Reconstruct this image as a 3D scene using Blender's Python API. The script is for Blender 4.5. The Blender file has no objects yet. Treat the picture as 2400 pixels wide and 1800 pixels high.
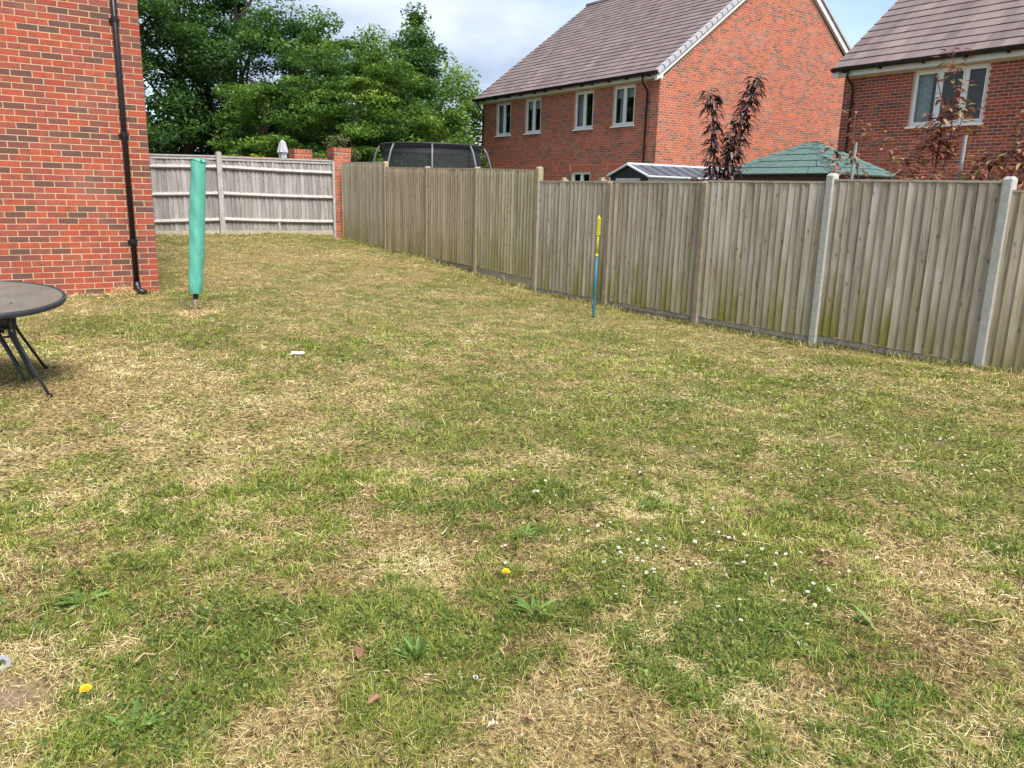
import bpy, math, random
import numpy as np
from mathutils import Matrix, Vector

random.seed(7)
rng = np.random.default_rng(11)
SC = bpy.context.scene
COL = SC.collection
H = 1.55                      # camera height above the datum; measured heights are relative to the lens
R = math.radians

# ------------------------------------------------------------------ camera
cam_d = bpy.data.cameras.new('camera')
cam = bpy.data.objects.new('camera', cam_d)
COL.objects.link(cam)
cam_d.sensor_width = 36.0
cam_d.lens = 36.0 * 1870.0 / 2400.0
cam_d.clip_start = 0.05
cam_d.clip_end = 2000.0
PITCH, ROLL, YAW = R(13.38), R(1.45), R(33.85)
cp, sp = math.cos(PITCH), math.sin(PITCH)
fwd, down, right = Vector((0, cp, -sp)), Vector((0, -sp, -cp)), Vector((1, 0, 0))
r_ = right * math.cos(ROLL) - down * math.sin(ROLL)
d_ = right * math.sin(ROLL) + down * math.cos(ROLL)
Zr = Matrix.Rotation(-YAW, 3, 'Z')
r_, d_, f_ = Zr @ r_, Zr @ d_, Zr @ fwd
cam.matrix_world = Matrix((( r_.x, -d_.x, -f_.x, 0), (r_.y, -d_.y, -f_.y, 0), (r_.z, -d_.z, -f_.z, H), (0, 0, 0, 1)))
SC.camera = cam

# ------------------------------------------------------------------ sky, sun, exposure
SUN_EL, SUN_AZ = R(54), R(186)            # azimuth measured clockwise from +Y
w = bpy.data.worlds.new('World'); SC.world = w; w.use_nodes = True
nt = w.node_tree; nt.nodes.clear()
def wn(t, **k):
    n = nt.nodes.new(t)
    for a, b in k.items(): setattr(n, a, b)
    return n
out = wn('ShaderNodeOutputWorld'); bg = wn('ShaderNodeBackground')
sky = wn('ShaderNodeTexSky', sky_type='NISHITA', sun_disc=False, sun_elevation=SUN_EL, sun_rotation=SUN_AZ,
         air_density=1.0, dust_density=1.5, ozone_density=1.0)
tc = wn('ShaderNodeTexCoord')
mp = wn('ShaderNodeMapping'); mp.inputs['Scale'].default_value = (1.0, 1.0, 2.6)
n1 = wn('ShaderNodeTexNoise'); n1.inputs['Scale'].default_value = 1.9; n1.inputs['Detail'].default_value = 7; n1.inputs['Roughness'].default_value = 0.52
n2 = wn('ShaderNodeTexNoise'); n2.inputs['Scale'].default_value = 3.4; n2.inputs['Detail'].default_value = 6
r1 = wn('ShaderNodeValToRGB'); r1.color_ramp.elements[0].position = 0.30; r1.color_ramp.elements[1].position = 0.55
r2 = wn('ShaderNodeValToRGB'); r2.color_ramp.elements[0].position = 0.36; r2.color_ramp.elements[1].position = 0.64
r2.color_ramp.elements[0].color = (1.22, 1.75, 2.70, 1); r2.color_ramp.elements[1].color = (3.45, 3.75, 4.1, 1)
mx = wn('ShaderNodeMix', data_type='RGBA')
L = nt.links.new
L(tc.outputs['Generated'], mp.inputs[0]); L(mp.outputs[0], n1.inputs['Vector']); L(mp.outputs[0], n2.inputs['Vector'])
L(n1.outputs[0], r1.inputs[0]); L(n2.outputs[0], r2.inputs[0])
L(r1.outputs[0], mx.inputs[0]); L(sky.outputs[0], mx.inputs[6]); L(r2.outputs[0], mx.inputs[7])
L(mx.outputs[2], bg.inputs[0]); L(bg.outputs[0], out.inputs[0])
bg.inputs[1].default_value = 0.10

sun_d = bpy.data.lights.new('sun', 'SUN'); sun_d.energy = 2.4; sun_d.angle = R(24); sun_d.color = (1.0, 0.95, 0.87)
sun = bpy.data.objects.new('sun', sun_d); COL.objects.link(sun)
sdir = Vector((math.sin(SUN_AZ) * math.cos(SUN_EL), math.cos(SUN_AZ) * math.cos(SUN_EL), math.sin(SUN_EL)))
sun.rotation_euler = sdir.to_track_quat('Z', 'Y').to_euler()
sun.location = (0, -10, 30)
vs = SC.view_settings
vs.view_transform = 'Standard'; vs.look = 'None'; vs.gamma = 1.0; vs.use_curve_mapping = False; vs.exposure = 1.48
SC.cycles.use_denoising = True
SC.cycles.max_bounces = 6; SC.cycles.diffuse_bounces = 3; SC.cycles.glossy_bounces = 3
SC.cycles.transmission_bounces = 4; SC.cycles.transparent_max_bounces = 8
SC.cycles.sample_clamp_indirect = 6.0

# ------------------------------------------------------------------ helpers
def tag(o, label=None, cat=None, group=None, kind=None):
    if label: o['label'] = label
    if cat: o['category'] = cat
    if group: o['group'] = group
    if kind: o['kind'] = kind
    return o

def empty(name, loc=(0, 0, 0), label=None, cat=None, group=None):
    o = bpy.data.objects.new(name, None); COL.objects.link(o); o.location = loc
    o.empty_display_size = 0.1
    return tag(o, label, cat, group)

class MB:
    """collects faces; tone is a value per face, read by the materials"""
    def __init__(s): s.v = []; s.f = []; s.t = []
    def poly(s, pts, tone=0.5):
        n = len(s.v); s.v += [tuple(p) for p in pts]; s.f.append(tuple(range(n, n + len(pts)))); s.t.append(tone)
    def box(s, a, b, tone=0.5):
        x0, y0, z0 = [min(p, q) for p, q in zip(a, b)]; x1, y1, z1 = [max(p, q) for p, q in zip(a, b)]
        n = len(s.v)
        s.v += [(x0, y0, z0), (x1, y0, z0), (x1, y1, z0), (x0, y1, z0), (x0, y0, z1), (x1, y0, z1), (x1, y1, z1), (x0, y1, z1)]
        for q in ((0, 3, 2, 1), (4, 5, 6, 7), (0, 1, 5, 4), (1, 2, 6, 5), (2, 3, 7, 6), (3, 0, 4, 7)):
            s.f.append(tuple(n + i for i in q)); s.t.append(tone)
    def tube(s, pts, rad, seg=8, tone=0.5, caps=True):
        pts = [Vector(p) for p in pts]
        rr = rad if isinstance(rad, (list, tuple)) else [rad] * len(pts)
        n0 = len(s.v); prev = None
        for i, p in enumerate(pts):
            d = (pts[min(i + 1, len(pts) - 1)] - pts[max(i - 1, 0)]).normalized()
            a = (prev - d * prev.dot(d)) if prev is not None else (Vector((0, 0, 1)).cross(d) if abs(d.z) < 0.9 else Vector((1, 0, 0)).cross(d))
            a.normalize(); b = d.cross(a); prev = a
            for k in range(seg):
                t = 2 * math.pi * k / seg
                s.v.append(tuple(p + (a * math.cos(t) + b * math.sin(t)) * rr[i]))
        for i in range(len(pts) - 1):
            for k in range(seg):
                k2 = (k + 1) % seg
                s.f.append((n0 + i * seg + k, n0 + i * seg + k2, n0 + (i + 1) * seg + k2, n0 + (i + 1) * seg + k)); s.t.append(tone)
        if caps:
            s.f.append(tuple(n0 + k for k in reversed(range(seg)))); s.t.append(tone)
            m = n0 + (len(pts) - 1) * seg
            s.f.append(tuple(m + k for k in range(seg))); s.t.append(tone)
    def ring(s, c, rad, r, seg=32, sub=8, tone=0.5, a0=0, a1=2 * math.pi):
        s.tube([(c[0] + rad * math.cos(a0 + (a1 - a0) * i / seg), c[1] + rad * math.sin(a0 + (a1 - a0) * i / seg), c[2]) for i in range(seg + 1)], r, sub, tone, caps=False)
    def lathe(s, prof, seg=20, tone=0.5, c=(0, 0, 0)):
        n0 = len(s.v)
        for (r, z) in prof:
            for k in range(seg):
                t = 2 * math.pi * k / seg; s.v.append((c[0] + r * math.cos(t), c[1] + r * math.sin(t), c[2] + z))
        for i in range(len(prof) - 1):
            for k in range(seg):
                k2 = (k + 1) % seg
                s.f.append((n0 + i * seg + k, n0 + i * seg + k2, n0 + (i + 1) * seg + k2, n0 + (i + 1) * seg + k)); s.t.append(tone)
    def build(s, name, mat, parent=None, loc=None, smooth=False):
        me = bpy.data.meshes.new(name); me.from_pydata(s.v, [], s.f)
        at = me.attributes.new('tone', 'FLOAT', 'FACE'); at.data.foreach_set('value', np.array(s.t, dtype=np.float32))
        me.materials.append(mat)
        if smooth: me.polygons.foreach_set('use_smooth', [True] * len(s.f))
        me.update()
        return link(name, me, parent, loc)

def link(name, me, parent=None, loc=None, rot=None):
    o = bpy.data.objects.new(name, me); COL.objects.link(o)
    if parent is not None: o.parent = parent
    if loc is not None: o.location = loc
    if rot is not None: o.rotation_euler = rot
    return o

def np_mesh(name, verts, faces, mat, tone=None, extra=None):
    """verts (n,3), faces (m,k) of one size k, tone per face"""
    me = bpy.data.meshes.new(name)
    nv, (nf, k) = len(verts), faces.shape
    me.vertices.add(nv); me.vertices.foreach_set('co', np.ascontiguousarray(verts, dtype=np.float32).ravel())
    me.loops.add(nf * k); me.loops.foreach_set('vertex_index', np.ascontiguousarray(faces, dtype=np.int32).ravel())
    me.polygons.add(nf); me.polygons.foreach_set('loop_start', np.arange(0, nf * k, k, dtype=np.int32))
    me.update(calc_edges=True)
    if tone is not None:
        at = me.attributes.new('tone', 'FLOAT', 'FACE'); at.data.foreach_set('value', tone.astype(np.float32))
    me.polygons.foreach_set('use_smooth', np.zeros(nf, dtype=bool))
    me.materials.append(mat)
    return me

# ------------------------------------------------------------------ materials
def mat(name):
    m = bpy.data.materials.new(name); m.use_nodes = True
    t = m.node_tree; b = t.nodes['Principled BSDF']
    return m, t, b
def N(t, ty, **k):
    n = t.nodes.new(ty)
    for a, b in k.items():
        if a in n.inputs: n.inputs[a].default_value = b
        else: setattr(n, a, b)
    return n
def ramp(t, stops, interp='LINEAR'):
    n = t.nodes.new('ShaderNodeValToRGB'); cr = n.color_ramp; cr.interpolation = interp
    while len(cr.elements) < len(stops): cr.elements.new(0.5)
    for e, (p, c) in zip(cr.elements, stops):
        e.position = p; e.color = (*c, 1) if len(c) == 3 else c
    return n
def mixc(t, fac, a, b, mode='MIX'):
    n = t.nodes.new('ShaderNodeMix'); n.data_type = 'RGBA'; n.blend_type = mode
    for i, v in ((0, fac), (6, a), (7, b)):
        if hasattr(v, 'is_linked') or isinstance(v, bpy.types.NodeSocket): t.links.new(v, n.inputs[i])
        else: n.inputs[i].default_value = v if i == 0 else ((*v, 1) if len(v) == 3 else v)
    return n.outputs[2]
def mth(t, op, a, b=None, c=None):
    n = t.nodes.new('ShaderNodeMath'); n.operation = op
    for i, v in enumerate((a, b, c)):
        if v is None: continue
        if isinstance(v, bpy.types.NodeSocket): t.links.new(v, n.inputs[i])
        else: n.inputs[i].default_value = v
    return n.outputs[0]
def noise(t, vec, scale, detail=3, rough=0.5):
    n = t.nodes.new('ShaderNodeTexNoise'); n.inputs['Scale'].default_value = scale
    n.inputs['Detail'].default_value = detail; n.inputs['Roughness'].default_value = rough
    if vec is not None: t.links.new(vec, n.inputs['Vector'])
    return n.outputs[0]
def scaled(t, vec, s):
    n = t.nodes.new('ShaderNodeMapping'); n.inputs['Scale'].default_value = s
    t.links.new(vec, n.inputs['Vector']); return n.outputs[0]
def bump(t, b, hgt, strength=0.3, dist=0.01):
    n = t.nodes.new('ShaderNodeBump'); n.inputs['Strength'].default_value = strength; n.inputs['Distance'].default_value = dist
    t.links.new(hgt, n.inputs['Height']); t.links.new(n.outputs[0], b.inputs['Normal'])

def plain(name, col, rough=0.6, metal=0.0, var=0.12, scale=8.0, bstr=0.1, spec=0.4):
    m, t, b = mat(name)
    g = N(t, 'ShaderNodeNewGeometry')
    n = noise(t, g.outputs['Position'], scale, 5, 0.6)
    lo = tuple(c * (1 - var) for c in col); hi = tuple(min(1, c * (1 + var)) for c in col)
    rp = ramp(t, [(0.3, lo), (0.7, hi)]); t.links.new(n, rp.inputs[0]); t.links.new(rp.outputs[0], b.inputs['Base Color'])
    b.inputs['Roughness'].default_value = rough; b.inputs['Metallic'].default_value = metal
    b.inputs['Specular IOR Level'].default_value = spec
    if bstr: bump(t, b, n, bstr, 0.004)
    return m

def brick_mat(name, source, shift=0.0, dull=0.0, gain=1.0):
    m, t, b = mat(name)
    if source == 'random': tone = N(t, 'ShaderNodeObjectInfo').outputs['Random']
    else: tone = N(t, 'ShaderNodeAttribute', attribute_name='tone').outputs['Fac']
    g = N(t, 'ShaderNodeNewGeometry').outputs['Position']
    rp = ramp(t, [(0.0, (0.38, 0.078, 0.046)), (0.20, (0.40, 0.092, 0.054)), (0.36, (0.31, 0.066, 0.046)), (0.50, (0.34, 0.092, 0.064)),
                  (0.64, (0.24, 0.074, 0.056)), (0.78, (0.175, 0.072, 0.058)), (0.89, (0.130, 0.068, 0.058))])
    tw = mth(t, 'FRACT', mth(t, 'ADD', tone, shift)) if shift else tone
    if gain != 1.0:
        for e_ in rp.color_ramp.elements: e_.color = (e_.color[0] * gain, e_.color[1] * gain * 1.32, e_.color[2] * gain * 1.25, 1)
        for e_, p_ in zip(rp.color_ramp.elements, (0, .26, .48, .64, .80, .91, .97)): e_.position = p_
    t.links.new(tw, rp.inputs[0])
    blot = noise(t, g, 8.5, 4, 0.65)
    br = ramp(t, [(0.47, (0, 0, 0)), (0.68, (1, 1, 1))]); t.links.new(blot, br.inputs[0])
    c = mixc(t, mth(t, 'MULTIPLY', br.outputs[0], 0.72), rp.outputs[0], (0.155, 0.075, 0.062))
    fine = noise(t, g, 60, 4, 0.7)
    c = mixc(t, 0.55, c, mixc(t, 1.0, c, ramp_out(t, fine, [(0.25, (0.55, 0.5, 0.5)), (0.75, (1.35, 1.35, 1.35))]), 'MULTIPLY'))
    wash = noise(t, g, 1.3, 4, 0.6)
    c = mixc(t, mth(t, 'MULTIPLY', ramp_out(t, wash, [(0.52, (0, 0, 0)), (0.75, (1, 1, 1))]), 0.14 + dull), c, (0.44, 0.30, 0.24))
    t.links.new(c, b.inputs['Base Color'])
    b.inputs['Roughness'].default_value = 0.88; b.inputs['Specular IOR Level'].default_value = 0.2
    bump(t, b, fine, 0.35, 0.004)
    return m
def ramp_out(t, fac, stops, interp='LINEAR'):
    r = ramp(t, stops, interp); t.links.new(fac, r.inputs[0]); return r.outputs[0]

def wood_mat(name, base, dark, green=0.0, knots=True, grey=(0.3, 0.29, 0.27), gh=0.7, source='random'):
    """vertical boards: grain along z, knots, algae that grows from the foot of the board"""
    m, t, b = mat(name)
    oi = N(t, 'ShaderNodeObjectInfo')
    tc = N(t, 'ShaderNodeTexCoord').outputs['Object']
    off = N(t, 'ShaderNodeVectorMath', operation='ADD'); t.links.new(tc, off.inputs[0])
    cmb = N(t, 'ShaderNodeCombineXYZ')
    t.links.new(mth(t, 'MULTIPLY', oi.outputs['Random'], 37.0), cmb.inputs[0]); t.links.new(mth(t, 'MULTIPLY', oi.outputs['Random'], 91.0), cmb.inputs[2])
    t.links.new(cmb.outputs[0], off.inputs[1])
    v = off.outputs[0]
    g1 = noise(t, scaled(t, v, (70, 70, 1.6)), 1.0, 5, 0.65)
    g2 = noise(t, scaled(t, v, (16, 16, 1.1)), 1.0, 3, 0.55)
    c = mixc(t, g2, dark, base)
    c = mixc(t, 0.9, c, mixc(t, 1.0, c, ramp_out(t, g1, [(0.32, (0.50, 0.48, 0.45)), (0.5, (0.92, 0.91, 0.90)), (0.68, (1.22, 1.21, 1.19))]), 'MULTIPLY'))
    g3 = noise(t, scaled(t, v, (210, 210, 4.0)), 1.0, 3, 0.6)
    c = mixc(t, 0.7, c, mixc(t, 1.0, c, ramp_out(t, g3, [(0.33, (0.55, 0.54, 0.52)), (0.6, (1.1, 1.1, 1.1))]), 'MULTIPLY'))
    c = mixc(t, mth(t, 'MULTIPLY', ramp_out(t, noise(t, scaled(t, v, (5, 5, 0.9)), 1.0, 4, 0.6), [(0.42, (0, 0, 0)), (0.7, (1, 1, 1))]), 0.75), c, grey)
    # each board its own shade
    sh = ramp_out(t, mth(t, 'FRACT', mth(t, 'MULTIPLY', oi.outputs['Random'], 7.3)), [(0, (0.78, 0.77, 0.75)), (0.5, (0.96, 0.95, 0.93)), (1, (1.13, 1.12, 1.08))])
    c = mixc(t, 1.0, c, sh, 'MULTIPLY')
    c = mixc(t, 1.0, c, oi.outputs['Color'], 'MULTIPLY')
    if knots:
        vo = N(t, 'ShaderNodeTexVoronoi', Scale=1.0); t.links.new(scaled(t, v, (15, 15, 6.5)), vo.inputs['Vector'])
        k = ramp_out(t, vo.outputs['Distance'], [(0.08, (1, 1, 1)), (0.24, (0, 0, 0))])
        pick = ramp_out(t, N_sep(t, vo.outputs['Color']), [(0.60, (0, 0, 0)), (0.64, (1, 1, 1))])
        c = mixc(t, mth(t, 'MULTIPLY', mth(t, 'MULTIPLY', k, pick), 0.66), c, (0.055, 0.042, 0.03))
    if green:
        z = N(t, 'ShaderNodeSeparateXYZ'); t.links.new(tc, z.inputs[0])
        gz = mth(t, 'SUBTRACT', 1.0, mth(t, 'DIVIDE', z.outputs[2], gh))
        gn = noise(t, scaled(t, v, (9, 9, 2.4)), 1.0, 4, 0.6)
        gf = ramp_out(t, mth(t, 'ADD', mth(t, 'MULTIPLY', gz, 0.55), mth(t, 'MULTIPLY', gn, 0.8)), [(0.45, (0, 0, 0)), (0.95, (1, 1, 1))])
        rb = ramp_out(t, mth(t, 'FRACT', mth(t, 'MULTIPLY', oi.outputs['Random'], 13.7)), [(0.2, (0.35, 0.35, 0.35)), (0.8, (1, 1, 1))])
        c = mixc(t, mth(t, 'MULTIPLY', mth(t, 'MULTIPLY', gf, rb), green), c, (0.205, 0.190, 0.040))
    t.links.new(c, b.inputs['Base Color'])
    b.inputs['Roughness'].default_value = 0.9; b.inputs['Specular IOR Level'].default_value = 0.15
    bump(t, b, g1, 0.7, 0.006)
    return m
def N_sep(t, col):
    n = t.nodes.new('ShaderNodeSeparateColor'); t.links.new(col, n.inputs[0]); return n.outputs[0]

def leaf_mat(name, stops, trans=0.35, rough=0.55):
    m, t, b = mat(name)
    tone = N(t, 'ShaderNodeAttribute', attribute_name='tone').outputs['Fac']
    rp = ramp(t, stops); t.links.new(tone, rp.inputs[0])
    b.inputs['Roughness'].default_value = rough; b.inputs['Specular IOR Level'].default_value = 0.25
    t.links.new(rp.outputs[0], b.inputs['Base Color'])
    tr = N(t, 'ShaderNodeBsdfTranslucent'); t.links.new(mixc(t, 1.0, rp.outputs[0], (1.25, 1.3, 0.7), 'MULTIPLY'), tr.inputs[0])
    ms = N(t, 'ShaderNodeMixShader'); ms.inputs[0].default_value = trans
    t.links.new(b.outputs[0], ms.inputs[1]); t.links.new(tr.outputs[0], ms.inputs[2])
    t.links.new(ms.outputs[0], t.nodes['Material Output'].inputs[0])
    return m

M = {}
M['brick_part'] = brick_mat('brick facing unit', 'random')
M['brick_stuff'] = brick_mat('brick facing', 'tone')
M['brick_part_pale'] = brick_mat('red brick unit', 'random', 0.0, 0.16, 1.24)
M['brick_stuff_pale'] = brick_mat('red brick', 'tone', 0.0, 0.16, 1.24)
M['lintel'] = plain('orange lintel brick', (0.42, 0.115, 0.065), 0.85, var=0.15, scale=20)
M['mortar_cream'] = plain('cream mortar', (0.50, 0.365, 0.225), 0.95, var=0.14, scale=14, bstr=0.4, spec=0.1)
M['mortar_pink'] = plain('buff mortar', (0.60, 0.41, 0.30), 0.95, var=0.14, scale=6, bstr=0.3, spec=0.1)
M['render_grey'] = plain('grey plinth', (0.42, 0.39, 0.34), 0.95, var=0.2, scale=20, bstr=0.5, spec=0.1)
M['black_plastic'] = plain('black plastic', (0.012, 0.012, 0.014), 0.35, var=0.2, scale=10, bstr=0)
M['white_upvc'] = plain('white upvc', (0.78, 0.79, 0.78), 0.35, var=0.04, scale=3, bstr=0)
M['white_board'] = plain('white bargeboard', (0.70, 0.72, 0.72), 0.5, var=0.06, scale=4, bstr=0)
M['room'] = plain('dark room', (0.035, 0.04, 0.045), 0.9, var=0.1, bstr=0)
M['curtain'] = plain('grey curtain', (0.72, 0.72, 0.72), 0.9, var=0.25, scale=16, bstr=0)
M['curtain_green'] = plain('green curtain', (0.46, 0.54, 0.50), 0.9, var=0.25, scale=16, bstr=0)
M['blind'] = plain('white blind', (0.85, 0.85, 0.83), 0.8, var=0.05, bstr=0)
M['concrete'] = plain('pale concrete', (0.40, 0.40, 0.37), 0.92, var=0.16, scale=26, bstr=0.5, spec=0.15)
M['concrete_tan'] = plain('mossy concrete', (0.33, 0.285, 0.19), 0.92, var=0.2, scale=14, bstr=0.5, spec=0.15)
M['concrete_brown'] = plain('brown stained concrete', (0.285, 0.235, 0.170), 0.92, var=0.22, scale=12, bstr=0.5, spec=0.15)
M['gravel_board'] = plain('dirty concrete gravel board', (0.255, 0.235, 0.195), 0.95, var=0.28, scale=12, bstr=0.6, spec=0.1)
M['board'] = wood_mat('weathered fence board', (0.52, 0.465, 0.37), (0.31, 0.27, 0.21), green=0.95, grey=(0.56, 0.53, 0.475), gh=1.0)
M['board_far'] = wood_mat('tan fence board', (0.50, 0.45, 0.34), (0.33, 0.29, 0.215), green=0.75, grey=(0.44, 0.40, 0.32), gh=0.9)
M['board_grey'] = wood_mat('silvered fence board', (0.41, 0.395, 0.395), (0.27, 0.255, 0.255), green=0.12, grey=(0.47, 0.455, 0.46), gh=0.25)
M['rail_grey'] = plain('silvered rail', (0.38, 0.365, 0.355), 0.9, var=0.2, scale=10, bstr=0.4, spec=0.15)
M['rail_tan'] = plain('weathered capping rail', (0.40, 0.37, 0.29), 0.9, var=0.18, scale=10, bstr=0.4, spec=0.15)
M['wood_dark'] = plain('dark stained timber', (0.075, 0.045, 0.032), 0.8, var=0.3, scale=12, bstr=0.3)
M['bark'] = plain('bark', (0.075, 0.058, 0.042), 0.95, var=0.4, scale=6, bstr=0.8, spec=0.1)
M['stem_red'] = plain('red brown stem', (0.13, 0.075, 0.06), 0.8, var=0.3, scale=20, bstr=0.3)
M['stake'] = plain('grey stake', (0.27, 0.27, 0.28), 0.7, var=0.12, scale=12, bstr=0.2)
M['soil'] = plain('soil', (0.2, 0.14, 0.09), 0.95, var=0.3, scale=30, bstr=0.6, spec=0.1)

# glass: reflects the sky at grazing angles, shows the room and the curtains
m, t, b = mat('window glass')
fr = N(t, 'ShaderNodeLayerWeight'); fr.inputs[0].default_value = 0.12
tr = N(t, 'ShaderNodeBsdfTransparent'); tr.inputs[0].default_value = (0.72, 0.78, 0.78, 1)
gl = N(t, 'ShaderNodeBsdfGlossy'); gl.inputs['Roughness'].default_value = 0.02
ms = N(t, 'ShaderNodeMixShader'); t.links.new(mth(t, 'ADD', mth(t, 'MULTIPLY', fr.outputs['Facing'], .35), .025), ms.inputs[0]); t.links.new(tr.outputs[0], ms.inputs[1]); t.links.new(gl.outputs[0], ms.inputs[2])
t.links.new(ms.outputs[0], t.nodes['Material Output'].inputs[0]); M['glass'] = m

# roof tiles: mauve brown, each tile a shade of its own, long weather streaks down the slope
m, t, b = mat('roof tile')
tone = N(t, 'ShaderNodeAttribute', attribute_name='tone').outputs['Fac']
g = N(t, 'ShaderNodeNewGeometry').outputs['Position']
c = ramp_out(t, tone, [(0.0, (0.155, 0.115, 0.110)), (0.5, (0.190, 0.146, 0.138)), (1.0, (0.230, 0.182, 0.172))])
st = noise(t, scaled(t, g, (0.25, 2.6, 0.25)), 1.0, 4, 0.6)
c = mixc(t, 0.6, c, mixc(t, 1.0, c, ramp_out(t, st, [(0.3, (0.72, 0.74, 0.78)), (0.7, (1.35, 1.28, 1.26))]), 'MULTIPLY'))
fn = noise(t, g, 40, 4, 0.7)
c = mixc(t, 0.35, c, mixc(t, 1.0, c, ramp_out(t, fn, [(0.3, (0.6, 0.6, 0.6)), (0.7, (1.3, 1.3, 1.3))]), 'MULTIPLY'))
t.links.new(c, b.inputs['Base Color']); b.inputs['Roughness'].default_value = 0.75; b.inputs['Specular IOR Level'].default_value = 0.3
M['tile'] = m
M['verge'] = plain('pale grey verge cap', (0.42, 0.41, 0.44), 0.6, var=0.12, scale=6, bstr=0.1)

# ------------------------------------------------------------------ the ground: heights from a thin plate spline through surveyed points
CTRL = np.array([(8.39, 3.97, -1.60), (8.32, 5.9, -1.70), (8.25, 7.75, -1.715), (8.18, 9.6, -1.69), (8.12, 11.4, -1.645), (8.05, 13.35, -1.53),
    (7.98, 15.2, -1.39), (7.9, 17.1, -1.34), (7.85, 19.0, -1.22), (2.0, 11.66, -1.42), (0.0, 11.66, -1.43), (4.86, 19.7, -1.12), (3.3, 19.4, -1.13),
    (7.6, 19.7, -1.18), (1.0, 1.6, -1.50), (0.0, 6.6, -1.43), (0.6, 9.0, -1.44), (4.0, 5.0, -1.58), (3.0, 3.0, -1.54), (6.0, 3.0, -1.58),
    (-3.0, 3.0, -1.46), (2.0, -2.0, -1.47), (5.0, 9.0, -1.57), (4.5, 14.0, -1.40), (-3.0, 11.0, -1.43), (5.5, 16.5, -1.27), (2.05, 9.76, -1.45),
    (7.08, 8.55, -1.655), (12, 10, -1.75), (18, 15, -1.75), (12, 25, -1.45), (5, 30, -1.2), (20, 40, -1.3), (0, -20, -1.5), (30, 0, -1.75), (-20, 10, -1.4),
    (16, 4, -1.75), (-10, 30, -1.2), (40, 30, -1.7), (9, 20, -1.45), (9.5, 16, -1.6)])
def _phi(r2): return np.where(r2 > 1e-9, 0.5 * r2 * np.log(np.maximum(r2, 1e-9)), 0.0)
_P = CTRL[:, :2] / 10.0
_d2 = ((_P[:, None] - _P[None]) ** 2).sum(-1)
_n = len(CTRL)
_A = np.zeros((_n + 3, _n + 3)); _A[:_n, :_n] = _phi(_d2) + 1e-4 * np.eye(_n); _A[:_n, _n] = 1; _A[:_n, _n + 1:] = _P
_A[_n, :_n] = 1; _A[_n + 1:, :_n] = _P.T
_W = np.linalg.solve(_A, np.r_[CTRL[:, 2], 0, 0, 0])
def vnoise(x, y, seed=0):
    """smooth value noise on numpy arrays, 0..1"""
    xi, yi = np.floor(x).astype(np.int64), np.floor(y).astype(np.int64)
    fx, fy = x - xi, y - yi
    fx, fy = fx * fx * (3 - 2 * fx), fy * fy * (3 - 2 * fy)
    def h(a, b):
        q = (a * 374761393 + b * 668265263 + seed * 974634777) & 0xFFFFFFFF
        q = ((q ^ (q >> 13)) * 1274126177) & 0xFFFFFFFF
        return ((q ^ (q >> 16)) & 0xFFFFFF) / float(0xFFFFFF)
    return (h(xi, yi) * (1 - fx) + h(xi + 1, yi) * fx) * (1 - fy) + (h(xi, yi + 1) * (1 - fx) + h(xi + 1, yi + 1) * fx) * fy
def fbm(x, y, seed=0, oct=4):
    s = np.zeros_like(x, dtype=float); a = 0.5; tot = 0
    for i in range(oct):
        s += a * vnoise(x * 2 ** i, y * 2 ** i, seed + i * 17); tot += a; a *= 0.55
    return s / tot
def base_height(x, y):
    x = np.asarray(x, float); y = np.asarray(y, float)
    sh = x.shape; q = np.c_[x.ravel(), y.ravel()] / 10.0
    z = np.empty(len(q))
    for i in range(0, len(q), 20000):
        qq = q[i:i + 20000]
        z[i:i + 20000] = _phi(((qq[:, None] - _P[None]) ** 2).sum(-1)) @ _W[:_n] + _W[_n] + qq @ _W[_n + 1:]
    z = z.reshape(sh)
    far = np.clip((np.hypot(x, y - 10) - 30) / 30, 0, 1)
    return np.clip(z, -1.95, -0.9) * (1 - far) + -1.5 * far
def height(x, y):
    x = np.asarray(x, float); y = np.asarray(y, float)
    return base_height(x, y) + H + (fbm(x * 1.7, y * 1.7, 3, 3) - 0.5) * 0.05 + (fbm(x * 7, y * 7, 9, 2) - 0.5) * 0.022
def hz(x, y): return float(height(np.array([x]), np.array([y]))[0])

# where the lawn is green, straw or bare: blobs (x, y, radius, weight) over fractal noise
GREEN = [(1.38, 9.21, .75, .8), (2.35, 8.98, .5, .6), (1.67, 8.18, .55, .6), (2.56, 7.03, .55, .6), (3.35, 6.01, .6, .6), (3.38, 5.04, .55, .6), (4.88, 6.88, .6, .35),
    (5.3, 3.17, .5, 1.7), (5.98, 4.09, .5, .6), (4.28, 2.66, .45, .7), (4.06, 3.66, .5, .5), (2.27, 1.86, .32, .9), (2.25, 1.59, .25, .8), (1.83, 1.66, .25, .9),
    (.45, 3.03, .4, .6), (.62, 2.61, .3, .7), (.24, 2.19, .18, 1.3), (.1, 2.19, .13, 1.0), (.36, 2.1, .14, 1.0), (1.41, 3.92, .4, .6), (.74, 3.89, .35, .5), (1.91, 2.65, .3, .6), (2.26, 4.32, .45, .4),
    (3.54, 3.95, .5, .5), (1.24, 2.37, .25, .5), (4.9, 10.03, .6, .3), (2.62, 1.73, .2, .6), (5.16, 2.22, .4, .6), (7.6, 6.5, .6, .4), (7.6, 9.5, .7, .35), (7.5, 12.5, .8, .35),
    (7.3, 16, .8, .4), (6.9, 18.8, .8, .5), (3.0, 10.6, .5, .3), (2.4, 11.0, .5, .5), (1.6, 2.14, .14, 1.0), (1.06, 2.12, .13, .8)]
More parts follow.
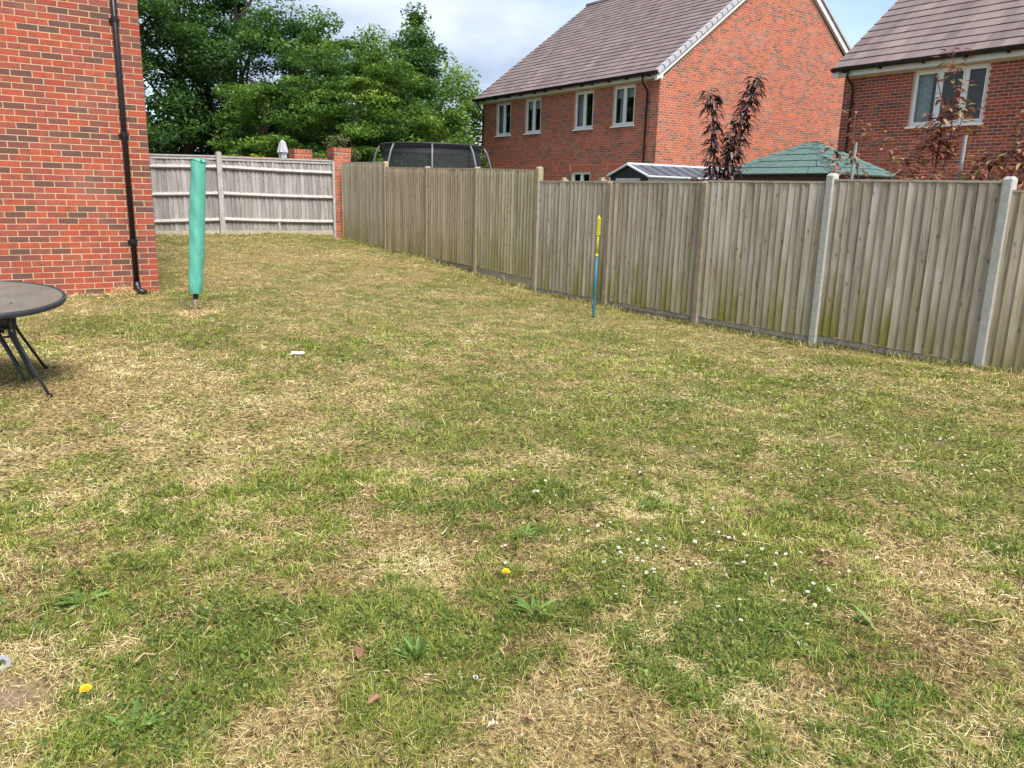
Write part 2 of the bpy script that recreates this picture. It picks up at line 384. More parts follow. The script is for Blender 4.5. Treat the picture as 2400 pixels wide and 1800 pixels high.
STRAW = [(.4, 6.27, .7, .9), (.1, 4.9, .6, .9), (.78, 7.15, .55, .7), (5.26, 15.48, 1.5, .7), (6.16, 12.6, 1.0, .5), (3.37, 14.35, 1.2, .7), (1.3, 1.62, .22, .9), (1.42, 1.42, .25, .9),
    (3.25, 1.57, .35, .7), (2.65, 1.16, .3, .9), (2.1, 1.13, .25, .7), (1.52, 1.85, .18, .6), (.55, 1.94, .16, 1.2), (2.04, 2.84, .3, .5), (1.96, 5.87, .5, .6), (4.95, 5.4, .5, .4),
    (3.86, 2.86, .3, .5), (.88, 11.3, .6, .9), (1.65, 2.96, .3, .5), (3.52, 1.92, .4, .6), (1.33, 2.94, .25, .4), (1.26, 4.59, .4, .5), (0, 3.4, .35, .9), (-.05, 2.54, .22, 1.3), (3.9, 12.2, .9, .5), (4.3, 17, 1.0, .5)]
SOIL = [(-.06, 2.48, .2, 1.5), (-.12, 2.62, .16, 1.2)]
def blobs(x, y, L_):
    s = np.zeros_like(x)
    for (a, b, r, w_) in L_: s += w_ * np.exp(-((x - a) ** 2 + (y - b) ** 2) / (r * r))
    return s
def greenness(x, y):
    x = np.asarray(x, float); y = np.asarray(y, float)
    n = (fbm(x * 1.1 + 5, y * 1.1, 21, 4) - 0.5) * 1.0 + (fbm(x * 3.6, y * 3.6, 33, 3) - 0.5) * 1.0 + (fbm(x * 11, y * 11, 35, 2) - 0.5) * 1.3
    g = 0.47 + 0.24 * np.exp(-(((x - 4.6) / 2.6) ** 2 + ((y - 4.0) / 3.4) ** 2)) + 0.10 * np.exp(-((x - 1.8) ** 2 + (y - 2.8) ** 2) / 2.0) + n + 0.38 * blobs(x, y, GREEN) - 0.46 * blobs(x, y, STRAW) + 0.08 * np.clip((y - 8) / 4, 0, 1)
    return np.clip(g, 0, 1)
def bareness(x, y):
    x = np.asarray(x, float); y = np.asarray(y, float)
    return np.clip(blobs(x, y, SOIL) + (fbm(x * 3 + 9, y * 3, 55, 3) - 0.72) * 3.0, 0, 1)

def axis(fine0, fine1, step, far):
    a = list(np.arange(fine0, fine1 + 1e-6, step))
    d = step
    while a[-1] < far: d *= 1.35; a.append(a[-1] + d)
    d = step; pre = []; q = fine0
    while q > -far: d *= 1.35; q -= d; pre.append(q)
    return np.array(pre[::-1] + a)
xs, ys = axis(-2.5, 9.0, 0.07, 600), axis(0.6, 21.0, 0.07, 600)
gx, gy = np.meshgrid(xs, ys)
gz = height(gx, gy)
nv = np.c_[gx.ravel(), gy.ravel(), gz.ravel()]
ny, nx = gx.shape
idx = np.arange(ny * nx).reshape(ny, nx)
fc = np.stack([idx[:-1, :-1].ravel(), idx[:-1, 1:].ravel(), idx[1:, 1:].ravel(), idx[1:, :-1].ravel()], 1)
m, t, b = mat('lawn ground')
ga = N(t, 'ShaderNodeAttribute', attribute_name='green').outputs['Fac']
ba = N(t, 'ShaderNodeAttribute', attribute_name='bare').outputs['Fac']
pos = N(t, 'ShaderNodeNewGeometry').outputs['Position']
f1 = noise(t, pos, 55, 5, 0.7); f2 = noise(t, pos, 9, 4, 0.6); f3 = noise(t, scaled(t, pos, (130, 30, 30)), 1.0, 3, 0.7); f4 = noise(t, scaled(t, pos, (30, 130, 30)), 1.0, 3, 0.7)
fib = mth(t, 'MAXIMUM', f3, f4)
straw = ramp_out(t, fib, [(0.38, (0.10, 0.070, 0.03)), (0.55, (0.36, 0.27, 0.12)), (0.72, (0.64, 0.52, 0.26))])
grn = ramp_out(t, f1, [(0.3, (0.045, 0.06, 0.012)), (0.6, (0.14, 0.165, 0.035)), (0.8, (0.24, 0.25, 0.07))])
gfac = ramp_out(t, mth(t, 'ADD', ga, mth(t, 'MULTIPLY', mth(t, 'SUBTRACT', f2, 0.5), 0.9)), [(0.1, (0.08, 0.08, 0.08)), (1.0, (0.8, 0.8, 0.8))])
c = mixc(t, 1.0, mixc(t, gfac, straw, grn), ramp_out(t, noise(t, pos, 42, 3, 0.6), [(0.38, (0.16, 0.145, 0.12)), (0.60, (1.15, 1.13, 1.08))]), 'MULTIPLY')  # dark speckle: soil pits plus the shade between tufts, painted into the ground colour
soilc = ramp_out(t, f1, [(0.3, (0.13, 0.085, 0.05)), (0.7, (0.34, 0.25, 0.165))])
c = mixc(t, ba, c, soilc)
t.links.new(c, b.inputs['Base Color']); b.inputs['Roughness'].default_value = 0.95; b.inputs['Specular IOR Level'].default_value = 0.1
bump(t, b, f1, 0.6, 0.02)
me = np_mesh('ground', nv, fc, m)
for nm, val in (('green', greenness(gx, gy)), ('bare', bareness(gx, gy))):
    at = me.attributes.new(nm, 'FLOAT', 'POINT'); at.data.foreach_set('value', val.ravel().astype(np.float32))
me.polygons.foreach_set('use_smooth', np.ones(len(me.polygons), dtype=bool))
tag(link('ground', me), 'patchy garden lawn, part dry straw and part green', None, kind='structure')

# ------------------------------------------------------------------ brickwork
BL, BH, BJ = 0.2145, 0.0645, 0.0105
_bm = {}
def brick_mesh(ln, face, mt, hgt=BH):
    key = (round(ln, 3), face, mt.name, round(hgt, 3))
    if key in _bm: return _bm[key]
    a, c, h = ln / 2, 0.0025, hgt / 2
    s = MB(); P = (lambda u, o, z: (-o, u, z)) if face == 'X' else (lambda u, o, z: (u, -o, z))
    F = [P(-a + c, .0025, -h + c), P(a - c, .0025, -h + c), P(a - c, .0025, h - c), P(-a + c, .0025, h - c)]
    S = [P(-a, .001, -h), P(a, .001, -h), P(a, .001, h), P(-a, .001, h)]
    B = [P(-a, -.02, -h), P(a, -.02, -h), P(a, -.02, h), P(-a, -.02, h)]
    if face == 'X': q = lambda l: l[::-1]
    else: q = lambda l: l
    s.poly(q(F))
    for i in range(4):
        j = (i + 1) % 4
        s.poly(q([S[i], S[j], F[j], F[i]])); s.poly(q([B[i], B[j], S[j], S[i]]))
    me = bpy.data.meshes.new('brick'); me.from_pydata(s.v, [], s.f); me.materials.append(mt); me.update()
    _bm[key] = me
    return me

def layout(u0, u1, z0, z1, holes=(), limits=None, phase=0.0, start=0):
    out_ = []; r = 0; z = z0
    while z + BH <= z1 + 1e-6:
        lo, hi = u0, u1
        if limits: lo, hi = limits(z + BH + 0.01)
        if hi - lo < 0.1: break
        iv = [(lo, hi)]
        for (a, b_, c_, d_2) in holes:
            if c_ < z + BH - .02 and d_2 > z + .02:
                nw = []
                for (p, q) in iv:
                    if b_ <= p or a >= q: nw.append((p, q)); continue
                    if a - p > .02: nw.append((p, a - .008))
                    if q - b_ > .02: nw.append((b_ + .008, q))
                iv = nw
        off = phase + ((r + start) % 2) * 0.1125
        for (p, q) in iv:
            k = math.floor((p - u0 - off) / 0.225)
            while u0 + off + k * 0.225 < q:
                a = max(p, u0 + off + k * 0.225); b_ = min(q, u0 + off + k * 0.225 + BL)
                if b_ - a > .025: out_.append((a, b_, z, z + BH))
                k += 1
        z += BH + BJ; r += 1
    return out_

def lay_bricks(parent, items, face, plane, mp_, ms_, limit=300, rank=None):
    """the bricks that show largest are objects of their own, the rest one mesh"""
    P = (lambda u, o, z: (plane - o, u, z)) if face == 'X' else (lambda u, o, z: (u, plane - o, z))
    order = sorted(items, key=rank) if rank else items
    for (a, b_, z0, z1) in order[:limit]:
        o = link('brick', brick_mesh(b_ - a, face, mp_), parent, P((a + b_) / 2, random.uniform(-.0006, .001), (z0 + z1) / 2))
    rest = order[limit:]
    if rest:
        A = np.array(rest); n = len(A)
        dz = rng.uniform(0.0018, 0.0035, n)
        cs = []
        for (ui, o, zi) in ((0, None, 2), (1, None, 2), (1, None, 3), (0, None, 3), (0, -.02, 2), (1, -.02, 2), (1, -.02, 3), (0, -.02, 3)):
            u, z = A[:, ui], A[:, zi]; oo = dz if o is None else np.full(n, o)
            cs.append(np.stack([plane - oo, u, z], 1) if face == 'X' else np.stack([u, plane - oo, z], 1))
        V = np.stack(cs, 1).reshape(-1, 3)
        fq = np.array([(0, 1, 2, 3), (4, 0, 3, 7), (1, 5, 6, 2), (4, 5, 1, 0), (3, 2, 6, 7)])
        if face == 'X': fq = fq[:, ::-1]
        F = (np.arange(n)[:, None, None] * 8 + fq[None]).reshape(-1, 4)
        me = np_mesh('brickwork', V, F, ms_, np.repeat(rng.random(n), 5))
        tag(link('brickwork', me, parent), kind='stuff')

def wall_cells(mb, face, plane, u0, u1, z0, z1, holes, depth=0.09):
    P = (lambda u, o, z: (plane - o, u, z)) if face == 'X' else (lambda u, o, z: (u, plane - o, z))
    us = sorted({u0, u1, *[h[0] for h in holes], *[h[1] for h in holes]}); zs = sorted({z0, z1, *[h[2] for h in holes], *[h[3] for h in holes]})
    for i in range(len(us) - 1):
        for j in range(len(zs) - 1):
            cu, cz = (us[i] + us[i + 1]) / 2, (zs[j] + zs[j + 1]) / 2
            if any(h[0] < cu < h[1] and h[2] < cz < h[3] for h in holes): continue
            mb.poly([P(us[i], 0, zs[j]), P(us[i + 1], 0, zs[j]), P(us[i + 1], 0, zs[j + 1]), P(us[i], 0, zs[j + 1])])
    for (a, b_, c_, e) in holes:
        for p, q in (((a, c_), (b_, c_)), ((b_, c_), (b_, e)), ((b_, e), (a, e)), ((a, e), (a, c_))):
            mb.poly([P(p[0], 0, p[1]), P(q[0], 0, q[1]), P(q[0], -depth - .05, q[1]), P(p[0], -depth - .05, p[1])])

def window(parent, plane, y0, y1, z0, z1, lights, dress='curtain', sill=True):
    """casement in a wall that faces -X; lights = fractions of the width"""
    fx = plane + 0.055                        # frame set back in the reveal
    f = MB(); t_ = 0.055
    def bar(a, b_, c_, d, o0=0.0, o1=0.06): f.box((fx - 0.0 + o0, a, c_), (fx + o1, b_, d))
    bar(y0 + .002, y1 - .002, z0 + .002, z0 + t_); bar(y0 + .002, y1 - .002, z1 - t_, z1 - .002); bar(y0 + .002, y0 + t_, z0 + t_, z1 - t_); bar(y1 - t_, y1 - .002, z0 + t_, z1 - t_)
    edges = [y0 + t_]; W_ = y1 - y0
    for k, fr_ in enumerate(lights[:-1]):
        c0 = y0 + W_ * sum(lights[:k + 1]); bar(c0 - .035, c0 + .035, z0 + t_, z1 - t_); edges += [c0 - .035, c0 + .035]
    edges.append(y1 - t_)
    wo = f.build('window', M['white_upvc'], parent)
    for k in range(0, len(edges), 2):
        a, b_ = edges[k], edges[k + 1]
        s = MB()                              # opening sash, proud of the frame
        for q in ((a, b_, z0 + t_, z0 + t_ + .045), (a, b_, z1 - t_ - .045, z1 - t_), (a, a + .04, z0 + t_ + .045, z1 - t_ - .045), (b_ - .04, b_, z0 + t_ + .045, z1 - t_ - .045)):
            s.box((fx - .012, q[0] + .003, q[2]), (fx + .045, q[1] - .003, q[3]))
        s.build('sash', M['white_upvc'], wo)
        p = MB(); p.box((fx + .018, a + .035, z0 + t_ + .04), (fx + .026, b_ - .035, z1 - t_ - .04)); p.build('pane', M['glass'], wo)
    if sill:
        s = MB(); s.box((plane - .055, y0 - .04, z0 - .045), (fx + .02, y1 + .04, z0 - .003)); s.build('sill', M['white_upvc'], wo)
    r = MB()                                  # the room behind
    r.poly([(fx + 1.2, y0 - .4, z0 - .3), (fx + 1.2, y1 + .4, z0 - .3), (fx + 1.2, y1 + .4, z1 + .3), (fx + 1.2, y0 - .4, z1 + .3)])
    for (p, q) in (((y0 - .4, z0 - .3), (y1 + .4, z0 - .3)), ((y1 + .4, z0 - .3), (y1 + .4, z1 + .3)), ((y1 + .4, z1 + .3), (y0 - .4, z1 + .3)), ((y0 - .4, z1 + .3), (y0 - .4, z0 - .3))):
        r.poly([(fx + .07, p[0], p[1]), (fx + .07, q[0], q[1]), (fx + 1.2, q[0], q[1]), (fx + 1.2, p[0], p[1])])
    r.build('room', M['room'], wo)
    def curtain(a, b_, key):
        c = MB(); n = 14
        for i in range(n):
            ya, yb = a + (b_ - a) * i / n, a + (b_ - a) * (i + 1) / n
            xa, xb = fx + .14 + .025 * math.sin(i * 2.2), fx + .14 + .025 * math.sin((i + 1) * 2.2)
            c.poly([(xa, ya, z0 - .1), (xb, yb, z0 - .1), (xb, yb, z1), (xa, ya, z1)], random.random())
        c.build('curtain', M[key], wo)
    if dress in ('left', 'curtain'): curtain(y1 - W_ * .42, y1 - .02, 'curtain')
    if dress == 'narrow': curtain(y1 - W_ * .22, y1 - .03, 'curtain')
    if dress == 'both': curtain(y1 - W_ * .38, y1 - .02, 'curtain_green'); curtain(y0 + .02, y0 + W_ * .3, 'curtain_green')
    if dress == 'blind':
        c = MB(); c.box((fx + .10, y0 + .05, z1 - .38), (fx + .108, y1 - .05, z1 - .05)); c.build('blind', M['blind'], wo)
        curtain(y1 - W_ * .36, y1 - W_ * .16, 'curtain')
    return wo

def roof_side(parent, x_e, z_e, x_r, z_r, y0, y1, gauge, tw=0.33):
    """one slope of interlocking tiles; each course is a part with its tiles slightly uneven"""
    n = Vector((x_r - x_e, 0, z_r - z_e)); Ls = n.length; n.normalize(); up = Vector((-n.z, 0, n.x))
    if up.z < 0: up = -up
    rows = int(round(Ls / gauge)); g_ = Ls / rows
    for r in range(rows):
        mb = MB(); a = Vector((x_e, 0, z_e)) + n * (g_ * r); b_ = Vector((x_e, 0, z_e)) + n * (g_ * (r + 1.06))
        if r == rows - 1: b_ = Vector((x_r, 0, z_r))
        off = (r % 2) * tw * .5; y = y0
        while y < y1 - 1e-4:
            ye = min(y1, (math.floor((y - y0 - off + 1e-4) / tw) + 1) * tw + y0 + off)
            l0, tn = 0.033 + random.uniform(-.003, .004), random.gauss(.5, .22)
            p0, p1 = a + up * l0, b_ + up * .010; q0, q1 = a + up * .004, b_ - up * .004
            ya, yb = y + .0015, ye - .0015
            A_ = [Vector((p.x, yy, p.z)) for p, yy in ((p0, ya), (p0, yb), (p1, yb), (p1, ya))]
            B_ = [Vector((p.x, yy, p.z)) for p, yy in ((q0, ya), (q0, yb), (q1, yb), (q1, ya))]
            mb.poly(A_, tn); mb.poly([B_[0], B_[1], A_[1], A_[0]], tn * .9); mb.poly([B_[0], A_[0], A_[3], B_[3]], tn); mb.poly([A_[1], B_[1], B_[2], A_[2]], tn)  # lower edge face toned down: shadow line between courses put into the colour
            y = ye
        mb.build('tile_course', M['tile'], parent)

def gutter(parent, x, z, y0, y1, brackets):
    g_ = MB(); n = 7; rr = .085
    prof = [(x + rr * math.cos(math.pi + math.pi * k / n), z + rr * math.sin(math.pi + math.pi * k / n)) for k in range(n + 1)]
    prof2 = [(x + (rr - .006) * math.cos(math.pi + math.pi * k / n), z + (rr - .006) * math.sin(math.pi + math.pi * k / n)) for k in range(n + 1)]
    for k in range(n):
        g_.poly([(prof[k][0], y0, prof[k][1]), (prof[k][0], y1, prof[k][1]), (prof[k + 1][0], y1, prof[k + 1][1]), (prof[k + 1][0], y0, prof[k + 1][1])])
        g_.poly([(prof2[k][0], y1, prof2[k][1]), (prof2[k][0], y0, prof2[k][1]), (prof2[k + 1][0], y0, prof2[k + 1][1]), (prof2[k + 1][0], y1, prof2[k + 1][1])])
    for yy in (y0, y1): g_.poly([(p[0], yy, p[1]) for p in (prof if yy == y0 else prof[::-1])])
    go = g_.build('gutter', M['black_plastic'], parent)
    for yb in brackets:
        bb = MB(); bb.box((x - .07, yb - .025, z - .115), (x + .085, yb + .025, z - .06)); bb.box((x - .096, yb - .02, z - .04), (x - .086, yb + .02, z + .012)); bb.build('bracket', M['black_plastic'], go)
    return go

def downpipe(parent, pts, clips, face, r=.034):
    p = MB(); p.tube(pts, r, 10); po = p.build('drainpipe', M['black_plastic'], parent, smooth=True)
    for (x, y, z) in clips:
        c = MB(); c.lathe([(r + .001, -.03), (r + .005, -.03), (r + .005, .03), (r + .001, .03)], 12, c=(x, y, z))
        if face == 'X': c.box((x, y - .055, z - .012), (x + r + .03, y + .055, z + .012))
        else: c.box((x - .06, y + r * .4, z - .012), (x + .06, y + r + .028, z + .012))
        c.build('pipe_clip', M['black_plastic'], po)
    return po

# ------------------------------------------------------------------ house whose end wall stands on the left
YW, XR = 11.66, 2.02
ho = empty('brick_house', (0, YW, H - 1.45), 'red brick house end wall with cream mortar and black drainpipe beside the lawn', 'house')
ho.location = (0, 0, 0)
zb = H - 1.40
core = MB()
core.poly([(-6, YW, zb - .3), (XR - .001, YW, zb - .3), (XR - .001, YW, zb + 5.2), (-6, YW, zb + 5.2)])
core.poly([(XR - .001, YW, zb - .3), (XR - .001, YW + 6.5, zb - .3), (XR - .001, YW + 6.5, zb + 5.2), (XR - .001, YW, zb + 5.2)])
core.poly([(-6, YW + 6.5, zb - .3), (-6, YW, zb - .3), (-6, YW, zb + 5.2), (-6, YW + 6.5, zb + 5.2)])
core.poly([(XR, YW + 6.5, zb - .3), (-6, YW + 6.5, zb - .3), (-6, YW + 6.5, zb + 5.2), (XR, YW + 6.5, zb + 5.2)])
core.build('mortar_wall', M['mortar_cream'], ho)
AIR = (1.005, 1.22, zb + 6 * .075 - .002, zb + 6 * .075 + .067)      # air brick opening in the seventh course
items = []
z, r = zb, 0
while z < zb + 4.6:
    u = XR - (BL if r % 2 == 0 else .1025)
    items.append((u, XR, z, z + BH)); u -= BJ
    while u > -2.2:
        a, b_ = u - BL, u
        if not (r == 6 and a < 1.02 < b_): items.append((a, b_, z, z + BH))
        else: airb = (a, b_, z, z + BH)
        u -= BL + BJ
    z += .075; r += 1
lay_bricks(ho, items, 'Y', YW, M['brick_part'], M['brick_stuff'], 300,
           rank=lambda q: (q[2] > H + 2.35) * 99 + abs((q[0] + q[1]) / 2 - 1.15) + .42 * abs((q[2] - H) - .3))
sidei = [(a, b_, c_, d) for (a, b_, c_, d) in layout(YW + .1125, YW + 6.4, zb, zb + 4.6)]
A = MB()
for (a, b_, c_, d) in sidei: A.box((XR - .03, a, c_), (XR + .002, b_, d), random.random())
tag(A.build('brickwork', M['brick_stuff'], ho), kind='stuff')
ab = MB(); a, b_, c_, d = airb
for k in range(5): ab.box((a + .004, YW - .006, c_ + .003 + k * .0128), (b_ - .004, YW + .01, c_ + .003 + k * .0128 + .0075), .1)
ab.build('air_brick', M['lintel'], ho)
pl = MB(); pl.box((-6, YW - .014, zb - .28), (XR + .012, YW + .02, zb - .008)); pl.build('plinth', M['render_grey'], ho)
rf = MB(); zr = zb + 5.2
rf.poly([(-6.3, YW - .3, zr), (XR + .15, YW - .3, zr), (XR + .15, YW + 3.25, zr + 2.6), (-6.3, YW + 3.25, zr + 2.6)]); rf.poly([(XR + .15, YW + 6.8, zr), (-6.3, YW + 6.8, zr), (-6.3, YW + 3.25, zr + 2.6), (XR + .15, YW + 3.25, zr + 2.6)])
rf.poly([(XR - .006, YW, zr), (XR - .006, YW + 6.5, zr), (XR - .006, YW + 3.25, zr + 2.3)])
rf.build('roof', M['tile'], ho)
xp = 1.735
gz0 = hz(xp, YW - .1)
downpipe(ho, [(xp, YW - .062, gz0 + .10), (xp, YW - .062, zr)], [(xp, YW - .062, H + q) for q in (-.72, .62, 1.98, 3.2)], 'Y')
sh = MB(); sh.tube([(xp, YW - .062, gz0 + .16), (xp, YW - .065, gz0 + .08), (xp + .03, YW - .10, gz0 + .035), (xp + .07, YW - .17, gz0 + .015)], .046, 12); sh.build('pipe_shoe', M['black_plastic'], ho, smooth=True)

# ------------------------------------------------------------------ house with the gable
X1, Y1, Y1e = 18.31, 19.46, 30.03
XA, ZA = X1 + 5.55, H + 7.97                 # apex of the gable brickwork
Z1E = H + 3.62                               # underside of the fascia
h1 = empty('gabled_house', (0, 0, 0), 'red brick house with large plain gable wall, mauve tiled roof and four upper windows', 'house')
SL = (ZA - H - 3.63) / 5.55
def rake(z):                                  # brick limits of the gable at a height
    if z < H + 3.5: return (X1, X1 + 11.1)
    d = (z - (H + 3.58)) / SL
    return (X1 + max(0, d), X1 + 11.1 - max(0, d))
G0 = H - 1.75
wins = [(27.87, 28.93, 'both'), (25.81, 26.84, 'blind'), (22.69, 23.75, 'left'), (20.57, 21.65, 'blind')]
holes = [(a, b_, H + 2.30, H + 3.57) for a, b_, _ in wins] + [(a, b_, H - .25, H + .85) for a, b_, _ in wins]
core = MB()
wall_cells(core, 'X', X1, Y1, Y1e, G0, Z1E + .25, holes)
core.poly([(X1, Y1, G0), (X1 + 11.1, Y1, G0), (X1 + 11.1, Y1, H + 3.6), (XA, Y1, ZA), (X1, Y1, H + 3.6)])
core.poly([(X1 + 11.1, Y1e, G0), (X1, Y1e, G0), (X1, Y1e, H + 3.6), (XA, Y1e, ZA), (X1 + 11.1, Y1e, H + 3.6)])
core.poly([(X1 + 11.1, Y1, G0), (X1 + 11.1, Y1e, G0), (X1 + 11.1, Y1e, H + 3.8), (X1 + 11.1, Y1, H + 3.8)])
core.build('mortar_wall', M['mortar_pink'], h1)
lint = [(a - .14, b_ + .14, H + .86, H + 1.085) for a, b_, _ in wins]
fi = layout(Y1, Y1e, G0, Z1E, holes + lint)
gi = layout(X1, X1 + 11.1, G0, ZA - .05, (), rake)
rk1 = lambda q: (0 if H + .75 < q[2] < H + 5.8 else 50) + abs(q[0] - X1) * 1.0 + abs(q[2] - H - 2.2) * .8
lay_bricks(h1, gi, 'Y', Y1, M['brick_part_pale'], M['brick_stuff_pale'], 150, rk1)
lay_bricks(h1, fi, 'X', X1, M['brick_part_pale'], M['brick_stuff_pale'], 150, lambda q: (0 if H + .9 < q[2] else 50) + (q[0] - Y1) + abs(q[2] - H - 2.2) * .5)
for (a, b_, c_, d) in lint:
    s = MB(); n = int((b_ - a) / .075)
    for k in range(n): s.box((X1 - .004 - .003 * random.random(), a + k * .075 + .004, c_ + .005), (X1 + .05, a + k * .075 + .069, d - .005), random.random())
    s.build('lintel', M['lintel'], h1)
for (a, b_, kind) in wins: window(h1, X1, a, b_, H + 2.30, H + 3.57, (.5, .5), kind)
for i, (a, b_, kind) in enumerate(wins): window(h1, X1, a, b_, H - .25, H + .85, (.5, .5), None, sill=False)
# roof
XE, ZE = X1 - .26, H + 3.80
YV0, YV1 = Y1 - .16, Y1e + .28
XT, ZT = XA, H + 8.22
roof_side(h1, XE, ZE, XT, ZT, YV0, YV1, .27)
s = MB(); s.poly([(XT, YV0, ZT), (X1 + 11.36, YV0, ZE), (X1 + 11.36, YV1, ZE), (XT, YV1, ZT)][::-1]); s.poly([(XE + .02, YV0 + .01, ZE - .02), (XE + .02, YV1 - .01, ZE - .02), (XT, YV1 - .01, ZT - .03), (XT, YV0 + .01, ZT - .03)]); s.build('roof_back', M['tile'], h1)
s = MB(); k = YV0
while k < YV1:
    s.tube([(XT, k + .005, ZT + .0), (XT, min(k + .44, YV1), ZT + .0)], .11, 10, random.random()); k += .45
s.build('ridge_tile', M['tile'], h1)
n_ = Vector((XT - XE, 0, ZT - ZE)); Ls = n_.length; n_.normalize(); up_ = Vector((-n_.z, 0, n_.x))
rows = int(round(Ls / .27)); g_ = Ls / rows
for i in range(rows):                          # dry verge caps up the near rake
    a = Vector((XE, 0, ZE)) + n_ * (g_ * i - .02); b_ = Vector((XE, 0, ZE)) + n_ * (g_ * (i + 1) + .01)
    c = MB(); lift0, lift1 = .062, .045
    for (y0, y1, u0, u1) in ((YV0 - .03, YV0 + .09, -.085, None),):
        Q = []
        for p, lf in ((a, lift0), (b_, lift1)):
            for yy, uu in ((y0, u0), (y1, u0 + .10), (y1, lf), (y0, lf)): v = p + up_ * uu; Q.append((v.x, yy, v.z))
        for f_i in ((0, 1, 2, 3), (7, 6, 5, 4), (0, 4, 5, 1), (1, 5, 6, 2), (2, 6, 7, 3), (3, 7, 4, 0)): c.poly([Q[j] for j in f_i], random.random())
    c.build('verge_cap', M['verge'], h1)
def barge(parent, xa, za, xb, zb_, y0, y1, wd, mt):
    s = MB(); Q = []
    for (x, z) in ((xa, za), (xb, zb_)):
        for yy, dz in ((y0, 0), (y1, 0), (y1, -wd), (y0, -wd)): Q.append((x, yy, z + dz))
    for f_i in ((0, 1, 2, 3), (7, 6, 5, 4), (0, 4, 5, 1), (1, 5, 6, 2), (2, 6, 7, 3), (3, 7, 4, 0)): s.poly([Q[j] for j in f_i])
    s.build('bargeboard', mt, parent)
barge(h1, XE + .02, ZE - .05, XT, ZT - .06, Y1 - .125, Y1 - .005, .21, M['white_board'])
barge(h1, X1 + 11.36, ZE - .05, XT, ZT - .06, Y1 - .125, Y1 - .005, .21, M['white_board'])
barge(h1, X1 + 11.36, ZE + .07, XT, ZT + .06, Y1 - .185, Y1 - .03, .10, M['verge'])
barge(h1, XE + .02, ZE - .05, XT, ZT - .06, Y1e + .005, Y1e + .27, .2, M['white_board'])
s = MB(); s.box((XE + .015, Y1 - .13, Z1E - .02), (X1 - .004, Y1 - .006, ZE - .01)); s.build('box_end', M['white_board'], h1)
s = MB(); s.box((XE + .055, Y1 - .004, Z1E), (XE + .085, Y1e + .2, ZE - .03)); s.build('fascia', M['white_board'], h1)
s = MB(); s.box((XE + .086, Y1 - .003, Z1E + .004), (X1 - .006, Y1e + .19, Z1E + .03)); s.build('soffit', M['white_board'], h1)
gutter(h1, XE - .032, ZE - .012, Y1 - .13, Y1e + .27, [19.7 + q for q in (.0, 1.02, 1.9, 2.8, 3.35, 4.6, 5.5, 6.2, 7.1, 8.0, 8.9, 9.8)])
px_ = XE - .032
downpipe(h1, [(px_, 19.95, ZE - .08), (px_, 19.95, ZE - .25), (px_ + .06, 19.95, ZE - .33), (X1 - .12, 19.93, ZE - .46), (X1 - .07, 19.93, ZE - .56), (X1 - .07, 19.93, G0)], [(X1 - .07, 19.93, H + q) for q in (2.95, 1.6, .6)], 'X')
downpipe(h1, [(px_, 29.95, ZE - .08), (px_, 29.95, ZE - .2), (X1 - .10, 29.9, ZE - .46), (X1 - .07, 29.88, ZE - .56), (X1 - .07, 29.88, G0)], [(X1 - .07, 29.88, H + q) for q in (2.9, 1.5)], 'X')

# ------------------------------------------------------------------ house at the right
X2, Y2, Y2s = 19.34, 13.63, 4.2
Z2E = H + 3.16
h2 = empty('tiled_house', (0, 0, 0), 'red brick house with three-light white window, overhung by reddish saplings', 'house')
w2 = (9.97, 11.74, H + 1.84, H + 3.13)
core = MB()
wall_cells(core, 'X', X2, Y2s, Y2, G0, Z2E + .2, [w2])
core.poly([(X2 + 10, Y2, G0), (X2, Y2, G0), (X2, Y2, H + 3.2), (X2 + 5, Y2, H + 7.1), (X2 + 10, Y2, H + 3.2)])
core.poly([(X2, Y2s, G0), (X2 + 10, Y2s, G0), (X2 + 10, Y2s, H + 3.2), (X2 + 5, Y2s, H + 7.1), (X2, Y2s, H + 3.2)])
core.build('mortar_wall', M['mortar_pink'], h2)
f2i = layout(Y2s, Y2, G0, Z2E, [w2])
lay_bricks(h2, f2i, 'X', X2, M['brick_part'], M['brick_stuff'], 300, lambda q: (0 if (q[2] > H + .45 and q[0] > 8.9) else 60) + q[0] * .6 + abs(q[2] - H - 2) * .4)
window(h2, X2, *w2, (.30, .34, .36), 'narrow')
XE2, ZE2 = X2 - .30, H + 3.36
roof_side(h2, XE2, ZE2, X2 + 5, H + 7.55, Y2s - .15, Y2 + .2, .33)
s = MB(); s.poly([(X2 + 5, Y2s - .15, H + 7.55), (X2 + 10.3, Y2s - .15, ZE2), (X2 + 10.3, Y2 + .2, ZE2), (X2 + 5, Y2 + .2, H + 7.55)][::-1]); s.poly([(XE2 + .02, Y2s - .1, ZE2 - .02), (XE2 + .02, Y2 + .19, ZE2 - .02), (X2 + 5, Y2 + .19, H + 7.52), (X2 + 5, Y2s - .1, H + 7.52)]); s.build('roof_back', M['tile'], h2)
barge(h2, XE2 + .02, ZE2 - .03, X2 + 5, H + 7.5, Y2 + .005, Y2 + .19, .18, M['white_board'])
s = MB(); s.box((XE2 + .08, Y2s, Z2E), (XE2 + .11, Y2 + .17, ZE2 - .03)); s.build('fascia', M['white_board'], h2)
s = MB(); s.box((XE2 + .111, Y2s, Z2E + .004), (X2 - .006, Y2 + .16, Z2E + .03)); s.build('soffit', M['white_board'], h2)
gutter(h2, XE2 - .01, ZE2 - .012, Y2s, Y2 + .19, [13.5, 12.5, 11.4, 10.4, 9.5, 9.0, 8, 7, 6])
px_ = XE2 - .01
